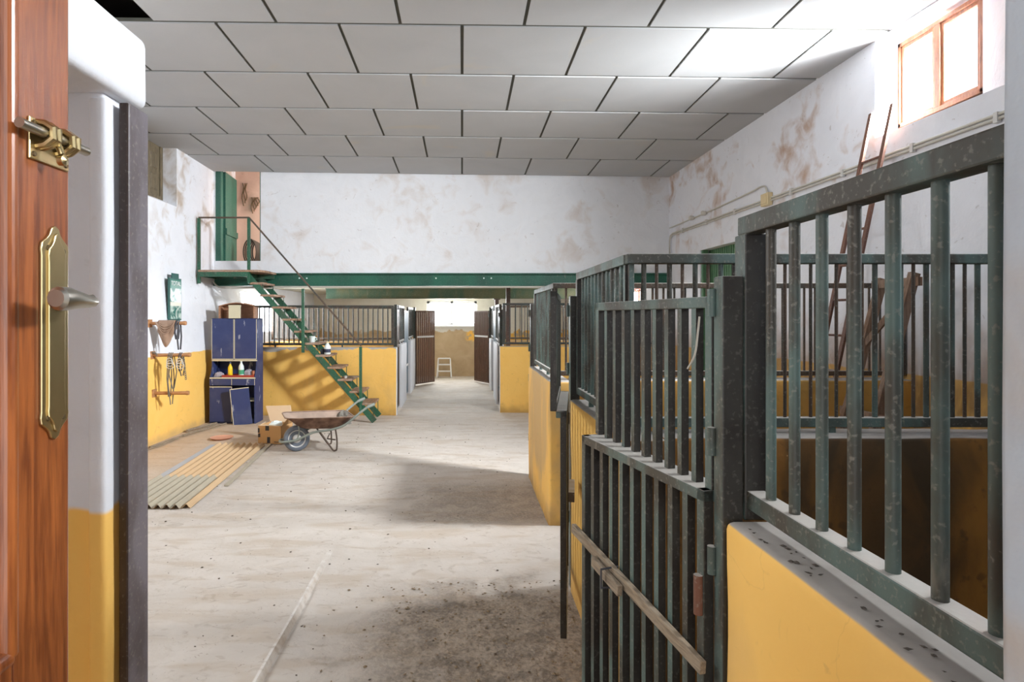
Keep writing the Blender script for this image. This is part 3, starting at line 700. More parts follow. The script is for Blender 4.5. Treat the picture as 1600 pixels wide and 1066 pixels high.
# barrel bolt
bt = mk('bolt_plate', MB().box(X1, X1+.003, .629, .692, 1.768, 1.813), 'brass', dr, bevel=.001)
mb = MB(); mb.cyl((X1+.012, .602, 1.797), (X1+.012, .71, 1.797), .0055, n=12); mk('bolt_rod', mb, 'lever', bt, smooth=True)
mb = MB()
for y in (.640, .672): mb.tube([(X1+.002, y, 1.784), (X1+.012, y, 1.786), (X1+.0205, y, 1.792), (X1+.0205, y, 1.802), (X1+.012, y, 1.808), (X1+.002, y, 1.809)], .004, 8); mb.tube([(X1+.002, y+.008, 1.784), (X1+.012, y+.008, 1.786), (X1+.0205, y+.008, 1.792), (X1+.0205, y+.008, 1.802), (X1+.012, y+.008, 1.808), (X1+.002, y+.008, 1.809)], .004, 8)
mk('bolt_guide', mb, 'brass', bt, smooth=True)
mb = MB(); mb.cyl((X1+.012, .655, 1.797), (X1+.02, .655, 1.778), .0035); mb.lathe([(.0, 0), (.006, .002), (.006, .008), (0, .010)], (X1+.015, .655, 1.772), 12, 'x'); mk('bolt_knob', mb, 'brass', bt, smooth=True)
for y, z in ((.635, 1.807), (.686, 1.807), (.635, 1.774), (.686, 1.774)): mk('screw', MB().lathe([(.003, 0), (.0025, .002)], (X1+.003, y, z), 10, 'x'), 'screw', bt)

# ------------------------------------------------------------------ staircase
Y0, Y1 = 8.98, 9.5
st = thing('staircase', 'open green steel staircase with worn board treads climbing to the loft door', 'staircase', (-1.4, 9.2, 0))
def sx(z): return -1.32-(z-0.0)*(3.214-1.32)/2.2
for y in (Y0, Y1):
    mb = MB(); mb.bar((sx(0), y, .02), (sx(2.2), y, 2.2), .03, .085, (0, 0, 1)); mk('stringer', mb, 'stair_green', st)
    if y == Y0: pass
TR = []
for i in range(1, 12):
    z = 2.3-.182*i; xl = -3.2+.167*(i-1); TR.append((xl, z)); mb = MB(); jx = random.uniform(-.012, .012)
    mb.box(xl+jx, xl+.215+jx, Y0-.02, Y1+.01, z-.032, z)
    tr = mk('tread', mb, 'tread', st, bevel=.005)
    mb = MB()
    for y in (Y0+.01, Y1-.02): mb.cyl((xl+.19, y, z-.03), (xl+.19, y, z-.185), .006, n=8)
    mk('strut', mb, 'stair_green', st)
mb = MB(); mb.prism([(-3.95, 8.9), (-3.05, 8.9), (-2.98, 9.05), (-2.98, 9.56), (-3.95, 9.56)], lambda p, s: (p[0], p[1], (2.27, 2.302)[s])); mk('landing_board', mb, 'tread', st, bevel=.004)
mb = MB(); mb.box(-3.95, -3.2, 8.90, 8.94, 2.20, 2.27); mb.box(-3.95, -3.0, 9.48, 9.53, 2.20, 2.27); mb.box(-3.95, -3.91, 8.92, 9.50, 2.202, 2.268); mb.box(-3.30, -3.26, 8.92, 9.50, 2.202, 2.268); mk('landing_frame', mb, 'stair_green', st)
def spost(x, z0, z1): mk('handrail_post', MB().box(x-.02, x+.02, 8.93, 8.965, z0, z1), 'stair_green', st)
spost(-3.955, 2.1, 3.08); spost(-3.205, 2.1, 3.08); spost(-2.39, 1.06, 2.02); spost(-1.525, .18, 1.15)
mb = MB(); mb.bar((-3.96, 8.947, 3.09), (-3.2, 8.947, 3.09), .03, .022); mb.bar((-3.2, 8.947, 3.09), (-1.515, 8.947, 1.16), .03, .022); mk('handrail', mb, 'steel_brown', st)
# things left on the treads
def on_tread(i): xl, z = TR[i-1]; return xl, z
xl, z = on_tread(6)
c = thing('mug', 'white mug on a stair tread, left of the bottle', 'cup', (xl+.07, 9.12, z)); mb = MB(); mb.lathe([(.038, 0), (.042, .01), (.044, .095), (.040, .095), (.038, .012)], (0, 0, 0), 20)
mk('cup_body', mb, 'white_plastic', c, False, smooth=True); mk('handle', MB().tube([(.042, 0, .075), (.065, 0, .07), (.068, 0, .04), (.042, 0, .025)], .006, 8), 'white_plastic', c, False, smooth=True)
xl, z = on_tread(7)
def bottle(label, x, y, z, h, r, body, lab, capm, group=None):
    b = thing('bottle', label, 'bottle', (x, y, z), 0, group)
    mk('bottle_body', MB().lathe([(r*.9, 0), (r, .01), (r, h*.55), (r*.92, h*.66), (r*.5, h*.8), (r*.34, h*.86), (r*.34, h*.92)], (0, 0, 0), 20), body, b, False, smooth=True)
    mk('cap', MB().lathe([(r*.4, 0), (r*.4, h*.1), (r*.3, h*.12)], (0, 0, h*.9), 16), capm, b, False, smooth=True)
    if lab: mk('bottle_label', MB().lathe([(r*1.015, 0), (r*1.015, h*.28)], (0, 0, h*.15), 20), lab, b, False, smooth=True)
    return b
bottle('white plastic bottle with dark label on a stair tread below the mug', xl+.14, 9.1, z, .19, .05, 'white_plastic', 'dark_label', 'box_cream')
tag(mk('tin', MB().lathe([(.03, 0), (.03, .075), (.027, .08)], (xl+.055, 9.13, z), 16), 'tape', smooth=True), 'small dark tin beside the white bottle on the stairs', 'tin')
xl, z = on_tread(9)
h = thing('hammer', 'hammer lying on the third stair tread from the bottom', 'hammer', (xl+.12, 9.1, z), .15)
mk('handle', MB().bar((-.03, 0, .018), (.2, .02, .018), .026, .022), 'old_wood', h, False, bevel=.004); mk('hammer_head', MB().box(-.05, -.015, -.06, .06, .0, .036), 'rim', h, False, bevel=.006)

# ------------------------------------------------------------------ blue dresser
cu = thing('cupboard', 'scuffed blue laminate cupboard with open niche beside the staircase', 'cupboard', (-3.42, 9.05, 0))
XA, XB, YF, YU, YK = -3.775, -3.09, 8.90, 8.98, 9.24
prof = [(YF, 0), (YF, .70), (YF+.04, .74), (YU, .86), (YU, .945), (YU, 1.575), (YK, 1.575), (YK, 0)]
for x0, x1 in ((XA, XA+.018), (XB-.018, XB)):
    mk('side_panel', MB().prism(prof, lambda p, s: ((x0, x1)[s], p[0], p[1])), 'blue', cu)
mb = MB(); mb.box(XA, XB, YU+.02, YK, 1.557, 1.575); mb.box(XA+.018, XB-.018, YU, YK, .93, .948); mb.box(XA+.018, XB-.018, YF, YK, .672, .69); mb.box(XA+.018, XB-.018, YF+.02, YK, .05, .068); mb.box(XA+.018, XB-.018, YK-.012, YK, .05, 1.56)
mb.box(XA+.018, XB-.018, YF+.02, YF+.035, 0, .05); mk('carcass', mb, 'blue', cu)
mk('shelf', MB().box(-3.42, XB-.018, YF+.03, YK-.012, .33, .345), 'edge', cu)
mk('niche_edge', MB().box(XA, XB, YF-.004, YF+.002, .672, .692).box(XA, XB, YU-.008, YU-.002, .93, .948), 'edge', cu)
xm = (XA+XB)/2
for x0, x1 in ((XA+.004, xm-.004), (xm+.004, XB-.004)):
    dd = mk('door', MB().box(x0, x1, YU-.018, YU, .955, 1.56), 'blue', cu, bevel=.002)
    mk('door_edge', MB().box(x0, x0+.007, YU-.0195, YU-.017, .955, 1.56).box(x1-.007, x1, YU-.0195, YU-.017, .955, 1.56).box(x0, x1, YU-.0195, YU-.017, .955, .966), 'edge', dd)
    dw = mk('drawer', MB().box(x0, x1, YF-.018, YF, .575, .668), 'blue', cu, bevel=.002); mk('drawer_edge', MB().box(x1-.006, x1, YF-.0195, YF-.017, .575, .668), 'edge', dw)
dd = mk('door', MB().box(XA+.004, xm-.004, YF-.018, YF, .03, .555), 'blue', cu, bevel=.002)
mk('door_edge', MB().box(XA+.004, xm-.004, YF-.0195, YF-.016, .545, .557).box(xm-.012, xm-.004, YF-.0195, YF-.016, .03, .55), 'edge', dd)
Tm = Matrix.Translation((XB-.03, YF-.03, .03)) @ Matrix.Rotation(.24, 4, 'Z') @ Matrix.Rotation(-.10, 4, 'Y')
mb = MB().box(-.27, -.005, -.018, 0, -.02, .525); mb.v = [tuple(Tm @ Vector(p)) for p in mb.v]; dd = mk('door', mb, 'blue', cu, bevel=.002)
mb = MB().box(-.272, -.264, -.0195, .001, -.02, .525).box(-.272, -.003, -.0195, .001, .517, .527); mb.v = [tuple(Tm @ Vector(p)) for p in mb.v]; mk('door_edge', mb, 'edge', dd)
# things in the niche
NZ = .69
tr = thing('tray', 'red tray in the open niche of the blue cupboard', 'tray', (-3.38, 9.0, NZ))
mb = MB(); mb.box(-.21, .26, -.085, .1, 0, .006); mb.box(-.21, .26, -.092, -.085, 0, .035); mb.box(-.21, .26, .1, .107, 0, .035); mb.box(-.217, -.21, -.092, .107, 0, .035); mb.box(.26, .267, -.092, .107, 0, .035); mk('tray_body', mb, 'red_tray', tr, False)
bottle('yellow squeeze bottle in the cupboard niche', -3.50, 8.985, NZ+.006, .215, .034, 'yellow_plastic', None, 'dark_label')
bottle('white bottle with green label in the cupboard niche', -3.335, 8.99, NZ+.006, .24, .04, 'white_plastic', 'green_label', 'white_plastic')
tag(mk('tin', MB().lathe([(.024, 0), (.025, .004), (.025, .085), (.022, .09)], (-3.145, 8.975, NZ+.006), 16), 'tin', smooth=True), 'small orange tin at the right end of the cupboard niche', 'tin')
def crumple(x, y, z, r, h, seed):
    mb = MB(); n, k = 18, 8
    for i in range(k+1):
        f = i/k; rr_ = r*math.cos(f*PI/2)**.7
        for j in range(n):
            a = 2*PI*j/n; q = Vector((math.cos(a), math.sin(a), f))*2.2+Vector((seed, 0, 0)); d = 1+.45*mnoise.noise(q)
            mb.v.append((x+rr_*d*math.cos(a), y+rr_*.7*d*math.sin(a), z+h*math.sin(f*PI/2)*(1+.3*mnoise.noise(q*1.4))))
    mb.f = [(i*n+j, i*n+(j+1) % n, (i+1)*n+(j+1) % n, (i+1)*n+j) for i in range(k) for j in range(n)]+[tuple(range(n-1, -1, -1))]; mb.mi = [0]*len(mb.f); return mb
tag(mk('rag', crumple(-3.67, 8.99, NZ+.001, .075, .07, 3), 'rag', smooth=True), 'crumpled pale rag at the left end of the cupboard niche', 'rag')
tag(mk('rag', crumple(-3.23, 9.02, NZ+.007, .075, .1, 8), 'rag', smooth=True), 'crumpled grey rag on the red tray right of the white bottle', 'rag')
# on top of the cupboard
bb = thing('wooden_box', 'brown board box with curved top edge on the blue cupboard', 'box', (-3.4, 9.1, 1.575)); mb = MB()
arc = [(-.29, 0), (.25, 0), (.25, .19)]+[(.25-.54*k/10, .19+.05*math.sin(PI*k/10)) for k in range(1, 10)]+[(-.29, .19)]
mb.prism(arc, lambda p, s: (p[0], (.085, .10)[s], p[1])); mb.box(-.29, -.275, -.08, .085, 0, .19); mb.box(.235, .25, -.08, .085, 0, .19)
mk('box_panel', mb, 'brown_board', bb, False)
mb = MB(); n = 10
for k in range(n):
    a, b = k/n, (k+1)/n; za, zb = .19+.05*math.sin(PI*a), .19+.05*math.sin(PI*b)
    mb.prism([(-.29+.54*a, za-.012), (-.29+.54*b, zb-.012), (-.29+.54*b, zb), (-.29+.54*a, za)], lambda p, s: (p[0], (-.08, .085)[s], p[1]))
mk('curved_lid', mb, 'brown_board', bb, False)
ct = thing('carton', 'small cream carton in front of the brown box on the cupboard', 'carton', (-3.435, 9.0, 1.575)); mk('carton_body', MB().box(-.085, .085, -.03, .015, 0, .19), 'cream', ct, False, bevel=.003); mk('carton_lid', MB().box(-.088, .088, -.034, .019, .178, .2), 'cream', ct, False, bevel=.002)

# ------------------------------------------------------------------ left wall: sign, pegs and tack
sg = thing('framed_sign', 'tall narrow green framed picture sign hung above the pegs', 'sign', (lx(1.85)+.05, 8.12, 1.55), PI/2+.0)
# local x runs along the wall (into depth), local -y faces the room
mk('sign_frame', MB().box(-.17, .17, -.01, .016, 0, .575).box(-.165, .165, .016, .05, .02, .05), 'sign_frame', sg, False, bevel=.003)
mk('sign_picture', MB().box(-.15, .15, -.014, -.009, .02, .555), 'picture', sg, False)
mk('hanger_clip', MB().box(-.09, .1, -.006, .006, .575, .64), 'sign_frame', sg, False)
def text_mesh(body, size):
    cu_ = bpy.data.curves.new('t', 'FONT'); cu_.body = body; cu_.size = size; cu_.extrude = .0015; cu_.align_x = 'CENTER'
    o = bpy.data.objects.new('t', cu_); C.objects.link(o); bpy.context.view_layer.update()
    me = bpy.data.meshes.new_from_object(o.evaluated_get(bpy.context.evaluated_depsgraph_get())); bpy.data.objects.remove(o); return me
me = text_mesh('TOTAL', .085); me.materials.clear(); me.materials.append(M['white_paint'])
o = bpy.data.objects.new('lettering', me); C.objects.link(o); o.parent = sg; o.location = (0, -.016, .475); o.rotation_euler = (PI/2, 0, 0); o.scale = (1, 1, 1)
PGY = 7.5
for z, ln, lab in ((1.515, .46, 'topmost wooden peg on the left wall, draped with leather'), (1.115, .48, 'middle wooden peg on the left wall, hung with bridles'), (.635, .44, 'lowest wooden peg on the left wall, with nothing hung over it')):
    x0 = lx(z); p = thing('wall_peg', lab, 'peg', (x0, PGY, z), 0, 'pegs on the left wall')
    mk('peg_rod', MB().cyl((0, 0, 0), (ln-.03, 0, .004), .021, .023, 14), 'peg', p, False, smooth=True); mk('peg_tip', MB().cyl((ln-.03, 0, .004), (ln, 0, .004), .027, .026, 14), 'peg', p, False, smooth=True)
    mk('wall_plate', MB().box(-.02, .012, -.05, .05, -.05, .05), 'peg', p, False, bevel=.004)
# draped leather on the top peg
z = 1.515; x0 = lx(z)
mb = MB(); nu, nv = 14, 12
for i in range(nu+1):
    u = i/nu; x = x0+.12+.21*u
    for j in range(nv+1):
        v = j/nv*2-1; a = v*PI; drop = (.05+.10*math.sin(PI*u)**1.3)*(1 if v < 0 else .7)
        if abs(v) < .35: y = .031*math.sin(v/.35*PI/2); zz = .031*math.cos(v/.35*PI/2)
        else: s_ = 1 if v > 0 else -1; y = s_*(.031+.008*math.sin(u*14+j)); zz = -(abs(v)-.35)/.65*drop*2.0
        mb.v.append((x, PGY+y, z+zz+.003))
mb.f = [(i*(nv+1)+j, i*(nv+1)+j+1, (i+1)*(nv+1)+j+1, (i+1)*(nv+1)+j) for i in range(nu) for j in range(nv)]; mb.mi = [0]*len(mb.f)
o = tag(mk('leather_pad', mb, 'leather', smooth=True), 'tan leather saddle pad draped over the topmost peg', 'leather pad')
sm = o.modifiers.new('thick', 'SOLIDIFY'); sm.thickness = .008; sm.offset = 1
mb = MB()
for k in range(4):
    u = .12+.02*k; mb.tube([(x0+.10+.24*s_, PGY-.046-.004*k, z+.02-(.06+.03*k)*math.sin(PI*s_)) for s_ in [q/12 for q in range(13)]], .006, 6)
mk('fold', mb, 'leather', o)
def strapobj(label, pts, r, mat, cat='strap', group='tack hung on the wall pegs', nm='leather_strap'):
    return tag(mk(nm, MB().tube(pts, r, 8), mat, smooth=True), label, cat, group)
def loop(x, z, drop, y=.03, wob=.01):
    return [(x, PGY+y, z-drop), (x+wob, PGY+y+.004, z-drop*.5), (x, PGY+y, z), (x, PGY, z+.030), (x, PGY-y, z), (x-wob, PGY-y-.004, z-drop*.55), (x+wob*.4, PGY-y, z-drop)]
strapobj('black strap looped over the right end of the topmost peg', loop(x0+.375, z, .33), .010, 'strap')
strapobj('thin black strap hanging beside the leather pad', loop(x0+.345, z, .20), .012, 'strap')
z2 = 1.115; x2 = lx(z2)
def bridle(label, x, drops, mat, chain=False):
    b = thing('bridle', label, 'bridle', (x, PGY, z2+.03), 0, 'tack hung on the wall pegs')
    for k, d in enumerate(drops):
        dx = .022*(k-len(drops)/2+.5)
        mb = MB(); mb.tube([(p[0], p[1]-PGY, p[2]-z2-.03) for p in loop(dx, z2, d, .032, .012+.01*k)], .007, 8); mk('rein', mb, mat, b, False, smooth=True)
    mb = MB()
    for k in range(3): mb.tube([(.035*math.cos(a)*(1+.2*k)+.01*k, -.045-.01*k, -.10-.03*k+.035*math.sin(a)) for a in [2*PI*q/14 for q in range(14)]], .005, 6, closed=True)
    mk('bit_ring', mb, 'rim', b, False, smooth=True)
    if chain:
        mb = MB()
        for k in range(11): mb.tube([(.05+.003*k+.009*math.cos(a), -.042+.004*(k % 2), -.06-.026*k+.016*math.sin(a)) for a in [2*PI*q/10 for q in range(10)]], .004, 6, closed=True)
        mk('curb_chain', mb, 'strap_grey', b, False)
bridle('grey bridle with long reins over the middle peg', x2+.235, (.52, .62, .42), 'strap_grey')
bridle('dark bridle with hanging chain near the tip of the middle peg', x2+.36, (.2, .26), 'strap', True)
mb = MB(); mb.tube([(x2+.03+.05*math.cos(a)*.9, PGY-.03, z2-.02+.055*math.sin(a)) for a in [PI*.05+PI*.9*q/10 for q in range(11)]], [.007+.004*math.sin(PI*q/10) for q in range(11)], 8)
tag(mk('horseshoe', mb, 'strap_grey', smooth=True), 'grey horseshoe-shaped hook over the wall end of the middle peg', 'horseshoe')

# ------------------------------------------------------------------ wheelbarrow
wb = thing('wheelbarrow', 'rusty wheelbarrow with a grey tyre in front of the staircase', 'wheelbarrow', (-1.97, 7.09, 0.0), math.atan2(.37, .93))
R = .152; ZA = R
wh = mk('tyre', MB().lathe([(R*.62, -.03), (R*.78, -.043), (R*.93, -.036), (R, -.015), (R, .015), (R*.93, .036), (R*.78, .043), (R*.62, .03)], (0, 0, ZA), 36, 'y'), 'rubber', wb, False, smooth=True)
mk('wheel_rim', MB().lathe([(.02, -.04), (R*.30, -.036), (R*.36, -.026), (R*.58, -.028), (R*.68, -.039), (R*.68, .039), (R*.58, .028), (R*.36, .026), (.02, .04)], (0, 0, ZA), 32, 'y'), 'rim', wb, False, smooth=True)
mk('axle', MB().cyl((0, -.085, ZA), (0, .085, ZA), .011), 'tube', wb, False, smooth=True)
def trayring(u0, u1, hw0, hw1, z0, z1, n=9):
    pts = []; r = .08
    cs = [((u0+r, -hw0+r), PI, 1.5*PI), ((u1-r, -hw1+r), 1.5*PI, 2*PI), ((u1-r, hw1-r), 0, .5*PI), ((u0+r, hw0-r), .5*PI, PI)]
    for (cx, cy), a0, a1 in cs:
        for k in range(n):
            a = a0+(a1-a0)*k/(n-1); x = cx+r*math.cos(a); pts.append((x, cy+r*math.sin(a), z0+(z1-z0)*(x-u0)/(u1-u0)))
    return pts
rings = [trayring(.06, .50, .15, .16, .285, .262), trayring(.02, .53, .18, .19, .30, .28), trayring(-.13, .62, .24, .265, .425, .40), trayring(-.15, .64, .25, .275, .43, .405), trayring(-.125, .615, .236, .26, .418, .394), trayring(.025, .525, .175, .185, .306, .287), trayring(.07, .49, .145, .15, .292, .27)]
mb = MB(); n = len(rings[0])
for r_ in rings: mb.v += r_
mb.f = [(i*n+j, i*n+(j+1) % n, (i+1)*n+(j+1) % n, (i+1)*n+j) for i in range(len(rings)-1) for j in range(n)]+[tuple(range(n-1, -1, -1)), tuple((len(rings)-1)*n+j for j in range(n))]; mb.mi = [0]*len(mb.f)
ty = mk('tray', mb, 'barrow', wb, False, smooth=True)
mk('rim_bead', MB().tube(trayring(-.15, .64, .25, .275, .432, .407), .008, 8, closed=True), 'barrow', ty, False, smooth=True)
def smooth_path(p, n=4):
    out = []; p = [Vector(q) for q in p]
    for i in range(len(p)-1):
        a, b, c, d = p[max(i-1, 0)], p[i], p[i+1], p[min(i+2, len(p)-1)]
        for k in range(n):
            t = k/n; out.append(.5*((2*b)+(c-a)*t+(2*a-5*b+4*c-d)*t*t+(3*b-a-3*c+d)*t**3))
    return out+[p[-1]]
half = [(-.19, -.04, .13), (-.15, -.085, .135), (0, -.085, .15), (.17, -.15, .235), (.36, -.205, .262), (.50, -.23, .30), (.60, -.25, .37), (.70, -.265, .45), (.80, -.27, .52), (.87, -.27, .545)]
fr = [(x, y, z) for x, y, z in half[::-1]]+[(x, -y, z) for x, y, z in half]
mk('frame_tube', MB().tube(smooth_path(fr, 3), .014, 10), 'tube', wb, False, smooth=True)
for s_ in (-1, 1):
    mk('leg', MB().tube(smooth_path([(.24, s_*.165, .25), (.32, s_*.18, .13), (.395, s_*.19, .02), (.42, s_*.195, .012), (.44, s_*.195, .03), (.44, s_*.205, .15), (.42, s_*.215, .275)], 3), .010, 8), 'leg_rust', wb, False, smooth=True)
    mk('front_stay', MB().tube([(.0, s_*.085, .155), (.02, s_*.10, .25), (.0, s_*.16, .355)], .008, 8), 'tube', wb, False, smooth=True)
    mk('grip', MB().cyl((.79, s_*.27, .516), (.88, s_*.27, .549), .018), 'tube', wb, False, smooth=True)
mk('cross_stay', MB().tube([(.42, -.2, .14), (.36, 0, .12), (.42, .2, .14)], .008, 8).cyl((.45, -.2, .28), (.45, .2, .28), .008), 'leg_rust', wb, False, smooth=True)
tag(mk('rag', crumple(-1.47, 7.36, .275, .10, .15, 5), 'strap_grey', smooth=True), 'crumpled grey sacking in the tray of the wheelbarrow', 'rag')

# ------------------------------------------------------------------ cardboard box
cb = thing('cardboard_box', 'open cardboard box on the ground behind the wheelbarrow wheel', 'box', (-2.57, 7.50, .004), -.2)
bw, bd, bh = .315, .30, .225; tk = .006
mb = MB(); mb.box(0, bw, 0, tk, 0, bh); mb.box(0, bw, bd-tk, bd, 0, bh); mb.box(0, tk, 0, bd, 0, bh); mb.box(bw-tk, bw, 0, bd, 0, bh); mb.box(0, bw, 0, bd, 0, tk); mk('box_body', mb, 'card', cb, False)
mk('flap', MB().add([(0, bd, bh), (bw, bd, bh), (bw-.06, bd+.06, bh+.21), (-.10, bd+.06, bh+.19), (0, bd+.005, bh), (bw, bd+.005, bh), (bw-.06, bd+.066, bh+.21), (-.10, bd+.066, bh+.19)], [(0, 1, 2, 3), (7, 6, 5, 4), (0, 4, 5, 1), (1, 5, 6, 2), (2, 6, 7, 3), (3, 7, 4, 0)]), 'card_in', cb, False)
mk('flap', MB().add([(bw, 0, bh), (bw, bd, bh), (bw+.13, bd+.02, bh+.12), (bw+.11, .0, bh+.13), (bw+.006, 0, bh), (bw+.006, bd, bh), (bw+.136, bd+.02, bh+.12), (bw+.116, .0, bh+.13)], [(0, 1, 2, 3), (7, 6, 5, 4), (0, 4, 5, 1), (1, 5, 6, 2), (2, 6, 7, 3), (3, 7, 4, 0)]), 'card', cb, False)
mk('flap', MB().bar((.02, .0, bh), (.02, .14, bh+.02), .005, .005).add([(.0, 0, bh), (bw*.9, 0, bh), (bw*.9, .14, bh-.03), (.03, .15, bh-.02), (0, .005, bh+.005), (bw*.9, .005, bh+.005), (bw*.9, .145, bh-.025), (.03, .155, bh-.015)], [(0, 1, 2, 3), (7, 6, 5, 4), (0, 4, 5, 1), (1, 5, 6, 2), (2, 6, 7, 3), (3, 7, 4, 0)]), 'card_in', cb, False)
mb = MB(); mb.box(.10, .15, -.0025, .001, bh-.06, bh-.001); mb.box(.125, .165, -.0025, .001, .01, .085); mb.box(-.0025, .02, -.0025, .02, bh*.6, bh*.85); mb.box(.22, .30, -.002, .001, .022, .03); mb.box(.0, .03, -.0025, .001, bh*.35, bh*.55); mk('tape', mb, 'tape', cb, False)
tag(mk('plastic_wrap', crumple(-2.37, 7.60, .19, .09, .075, 11), 'white_plastic', smooth=True), 'crumpled white plastic wrap in the cardboard box', 'plastic wrap')

# ------------------------------------------------------------------ corrugated sheets, dish, sticks
def sheet(label, x0, x1, y0, y1, z, mat, amp=.014, shear=0.0, n=8, lift=0.0, name='corrugated_sheet', group='corrugated sheets laid on the floor'):
    mb = MB(); k = n*10; th = .005; cols = k+1
    for yy, dz in ((y0, 0), ((y0+y1)/2, lift), (y1, 0)):
        for t_ in (0, 1):
            for i in range(cols):
                u = i/k; mb.v.append((x0+(x1-x0)*u+shear*(yy-y0), yy, z+amp+amp*math.cos(2*PI*n*u+PI)+dz+th*t_))
    def I(r_, t_, i): return (r_*2+t_)*cols+i
    for r_ in range(2):
        for i in range(k):
            mb.f.append((I(r_, 1, i), I(r_, 1, i+1), I(r_+1, 1, i+1), I(r_+1, 1, i))); mb.f.append((I(r_, 0, i+1), I(r_, 0, i), I(r_+1, 0, i), I(r_+1, 0, i+1)))
        for i in (0, k): mb.f.append((I(r_, 0, i), I(r_, 1, i), I(r_+1, 1, i), I(r_+1, 0, i)))
    for r_ in (0, 2):
        for i in range(k): mb.f.append((I(r_, 0, i), I(r_, 0, i+1), I(r_, 1, i+1), I(r_, 1, i)))
    mb.mi = [0]*len(mb.f)
    return tag(mk(name, mb, mat, smooth=True), label, 'sheet', group)
sheet('long tan corrugated sheet at the bottom of the pile by the box', -2.86, -2.26, 4.95, 7.38, .006, 'sheet_tan', .016, -.075)
sheet('shorter greyish corrugated sheet lying over the near half of the tan one', -2.935, -2.335, 4.92, 5.85, .0125, 'sheet_grey', .016, -.075)
o = tag(mk('metal_strip', MB().prism([(-2.98, 5.25), (-2.90, 5.25), (-3.04, 7.36), (-3.11, 7.36)], lambda p, s: (p[0], p[1], (.006, .018)[s])), 'sheet_blue'), 'blue-grey flat strip along the left edge of the corrugated sheets', 'strip')
tag(mk('metal_strip', MB().prism([(-2.24, 5.6), (-2.20, 5.6), (-2.38, 7.44), (-2.42, 7.44)], lambda p, s: (p[0], p[1], (.004, .014)[s])), 'sheet_grey'), 'thin dull strip along the right edge of the corrugated sheets', 'strip')
tag(mk('dish', MB().lathe([(.07, 0), (.12, .006), (.140, .022), (.145, .024), (.135, .018), (.115, .012), (.02, .010)], (-3.14, 7.78, .003), 28), 'terracotta', smooth=True), 'shallow terracotta dish on the bare floor before the cupboard', 'dish')
for k, (a, b, r_, lab) in enumerate((((-3.78, 7.2, .02), (-3.62, 8.75, .02), .014, 'longest stick lying along the foot of the left wall'), ((-3.72, 7.9, .02), (-3.50, 8.82, .02), .016, 'pale stick on the floor nearest the cupboard'), ((-3.80, 8.2, .025), (-3.66, 8.85, .02), .02, 'thick stub of wood against the left wall by the cupboard'), ((-3.74, 7.0, .015), (-3.70, 7.75, .015), .010, 'thin stick nearest the dark door post at the wall foot'))):
    pts = [Vector(a).lerp(Vector(b), q/6)+Vector((.012*math.sin(q*2+k), 0, 0)) for q in range(7)]
    tag(mk('stick', MB().tube(pts, [r_*(1-.05*q) for q in range(7)], 8), 'old_wood', smooth=True), lab, 'stick', 'sticks along the left wall')

# ------------------------------------------------------------------ far end step stool
ss = thing('step_stool', 'small white step ladder standing against the far wall', 'step ladder', (-.47, 15.72, 0)); mb = MB()
for s_ in (-1, 1):
    mk('front_leg', MB().bar((s_*.19, -.14, 0), (s_*.155, .0, .50), .028, .028), 'white_paint', ss, False); mk('rear_leg', MB().bar((s_*.17, .2, 0), (s_*.15, .02, .50), .02, .02), 'white_paint', ss, False)
for z, y in ((.17, -.09), (.34, -.045), (.50, .0)): mk('step', MB().box(-.185+.06*z, .185-.06*z, y-.06, y+.06, z-.015, z+.012), 'white_paint', ss, False)

# ------------------------------------------------------------------ right wall: pipes, lamps, ladder, trestle
def wp(y, z, d=.02): return (rx(y)-d, y, z)
cd = thing('conduit', 'double grey conduit running along the right wall below the window', 'pipe', wp(6.7, 2.89))
for dz in (0, .028):
    mk('conduit_run', MB().tube([wp(9.5, 2.0, .03), wp(9.5, 2.80+dz, .03), wp(9.47, 2.86+dz, .03), wp(9.40, 2.89+dz), wp(6.0, 2.89+dz), wp(1.0, 2.91+dz)], .011, 8), 'pipe', cd, smooth=True)
for k, y in enumerate((9.0, 8.2, 7.4, 6.2, 5.4, 4.6, 3.9)): mk('clip', MB().bar(wp(y, 2.87, .022), wp(y, 2.94, .022), .03, .03), 'rim', cd)
c2 = thing('conduit', 'thin upper conduit with two lamp fittings on the right wall', 'pipe', wp(8, 3.05))
mk('conduit_run', MB().tube(smooth_path([wp(9.52, 3.02), wp(8.0, 3.04), wp(7.02, 3.07), wp(6.82, 3.085), wp(6.70, 3.06), wp(6.66, 2.96)], 4), .010, 8), 'pipe', c2, smooth=True)
for y in (8.62, 8.22): mk('lamp_fitting', MB().lathe([(.03, 0), (.034, .02), (.028, .06), (.012, .075)], (rx(y)-.08, y, 3.03), 16, 'x'), 'bulb', c2, smooth=True)
jb = thing('junction_box', 'cream junction box where the two conduits meet on the right wall', 'junction box', wp(6.66, 2.9)); mk('box_body', MB().box(rx(6.66)-.06, rx(6.66), 6.58, 6.74, 2.84, 2.98), 'box_cream', jb, bevel=.008); mk('cover', MB().box(rx(6.66)-.066, rx(6.66)-.058, 6.60, 6.72, 2.86, 2.96), 'box_cream', jb, bevel=.003)
ld = thing('ladder', 'tall thin brown ladder leaning on the right wall under the high window', 'ladder', (2.78, 4.95, 0))
LT = [((2.78, 4.80, 0), (rx(4.80)-.025, 4.80, 3.32)), ((2.78, 5.04, 0), (rx(5.04)-.025, 5.04, 3.32))]
for a, b in LT: mk('ladder_rail', MB().bar(a, b, .04, .02, (1, 0, 0)), 'ladder_rust', ld)
for k in range(1, 11):
    f = k/11*.96; a = Vector(LT[0][0]).lerp(Vector(LT[0][1]), f); b = Vector(LT[1][0]).lerp(Vector(LT[1][1]), f); mk('rung', MB().cyl(a, b, .011, n=8), 'ladder_rust', ld, smooth=True)
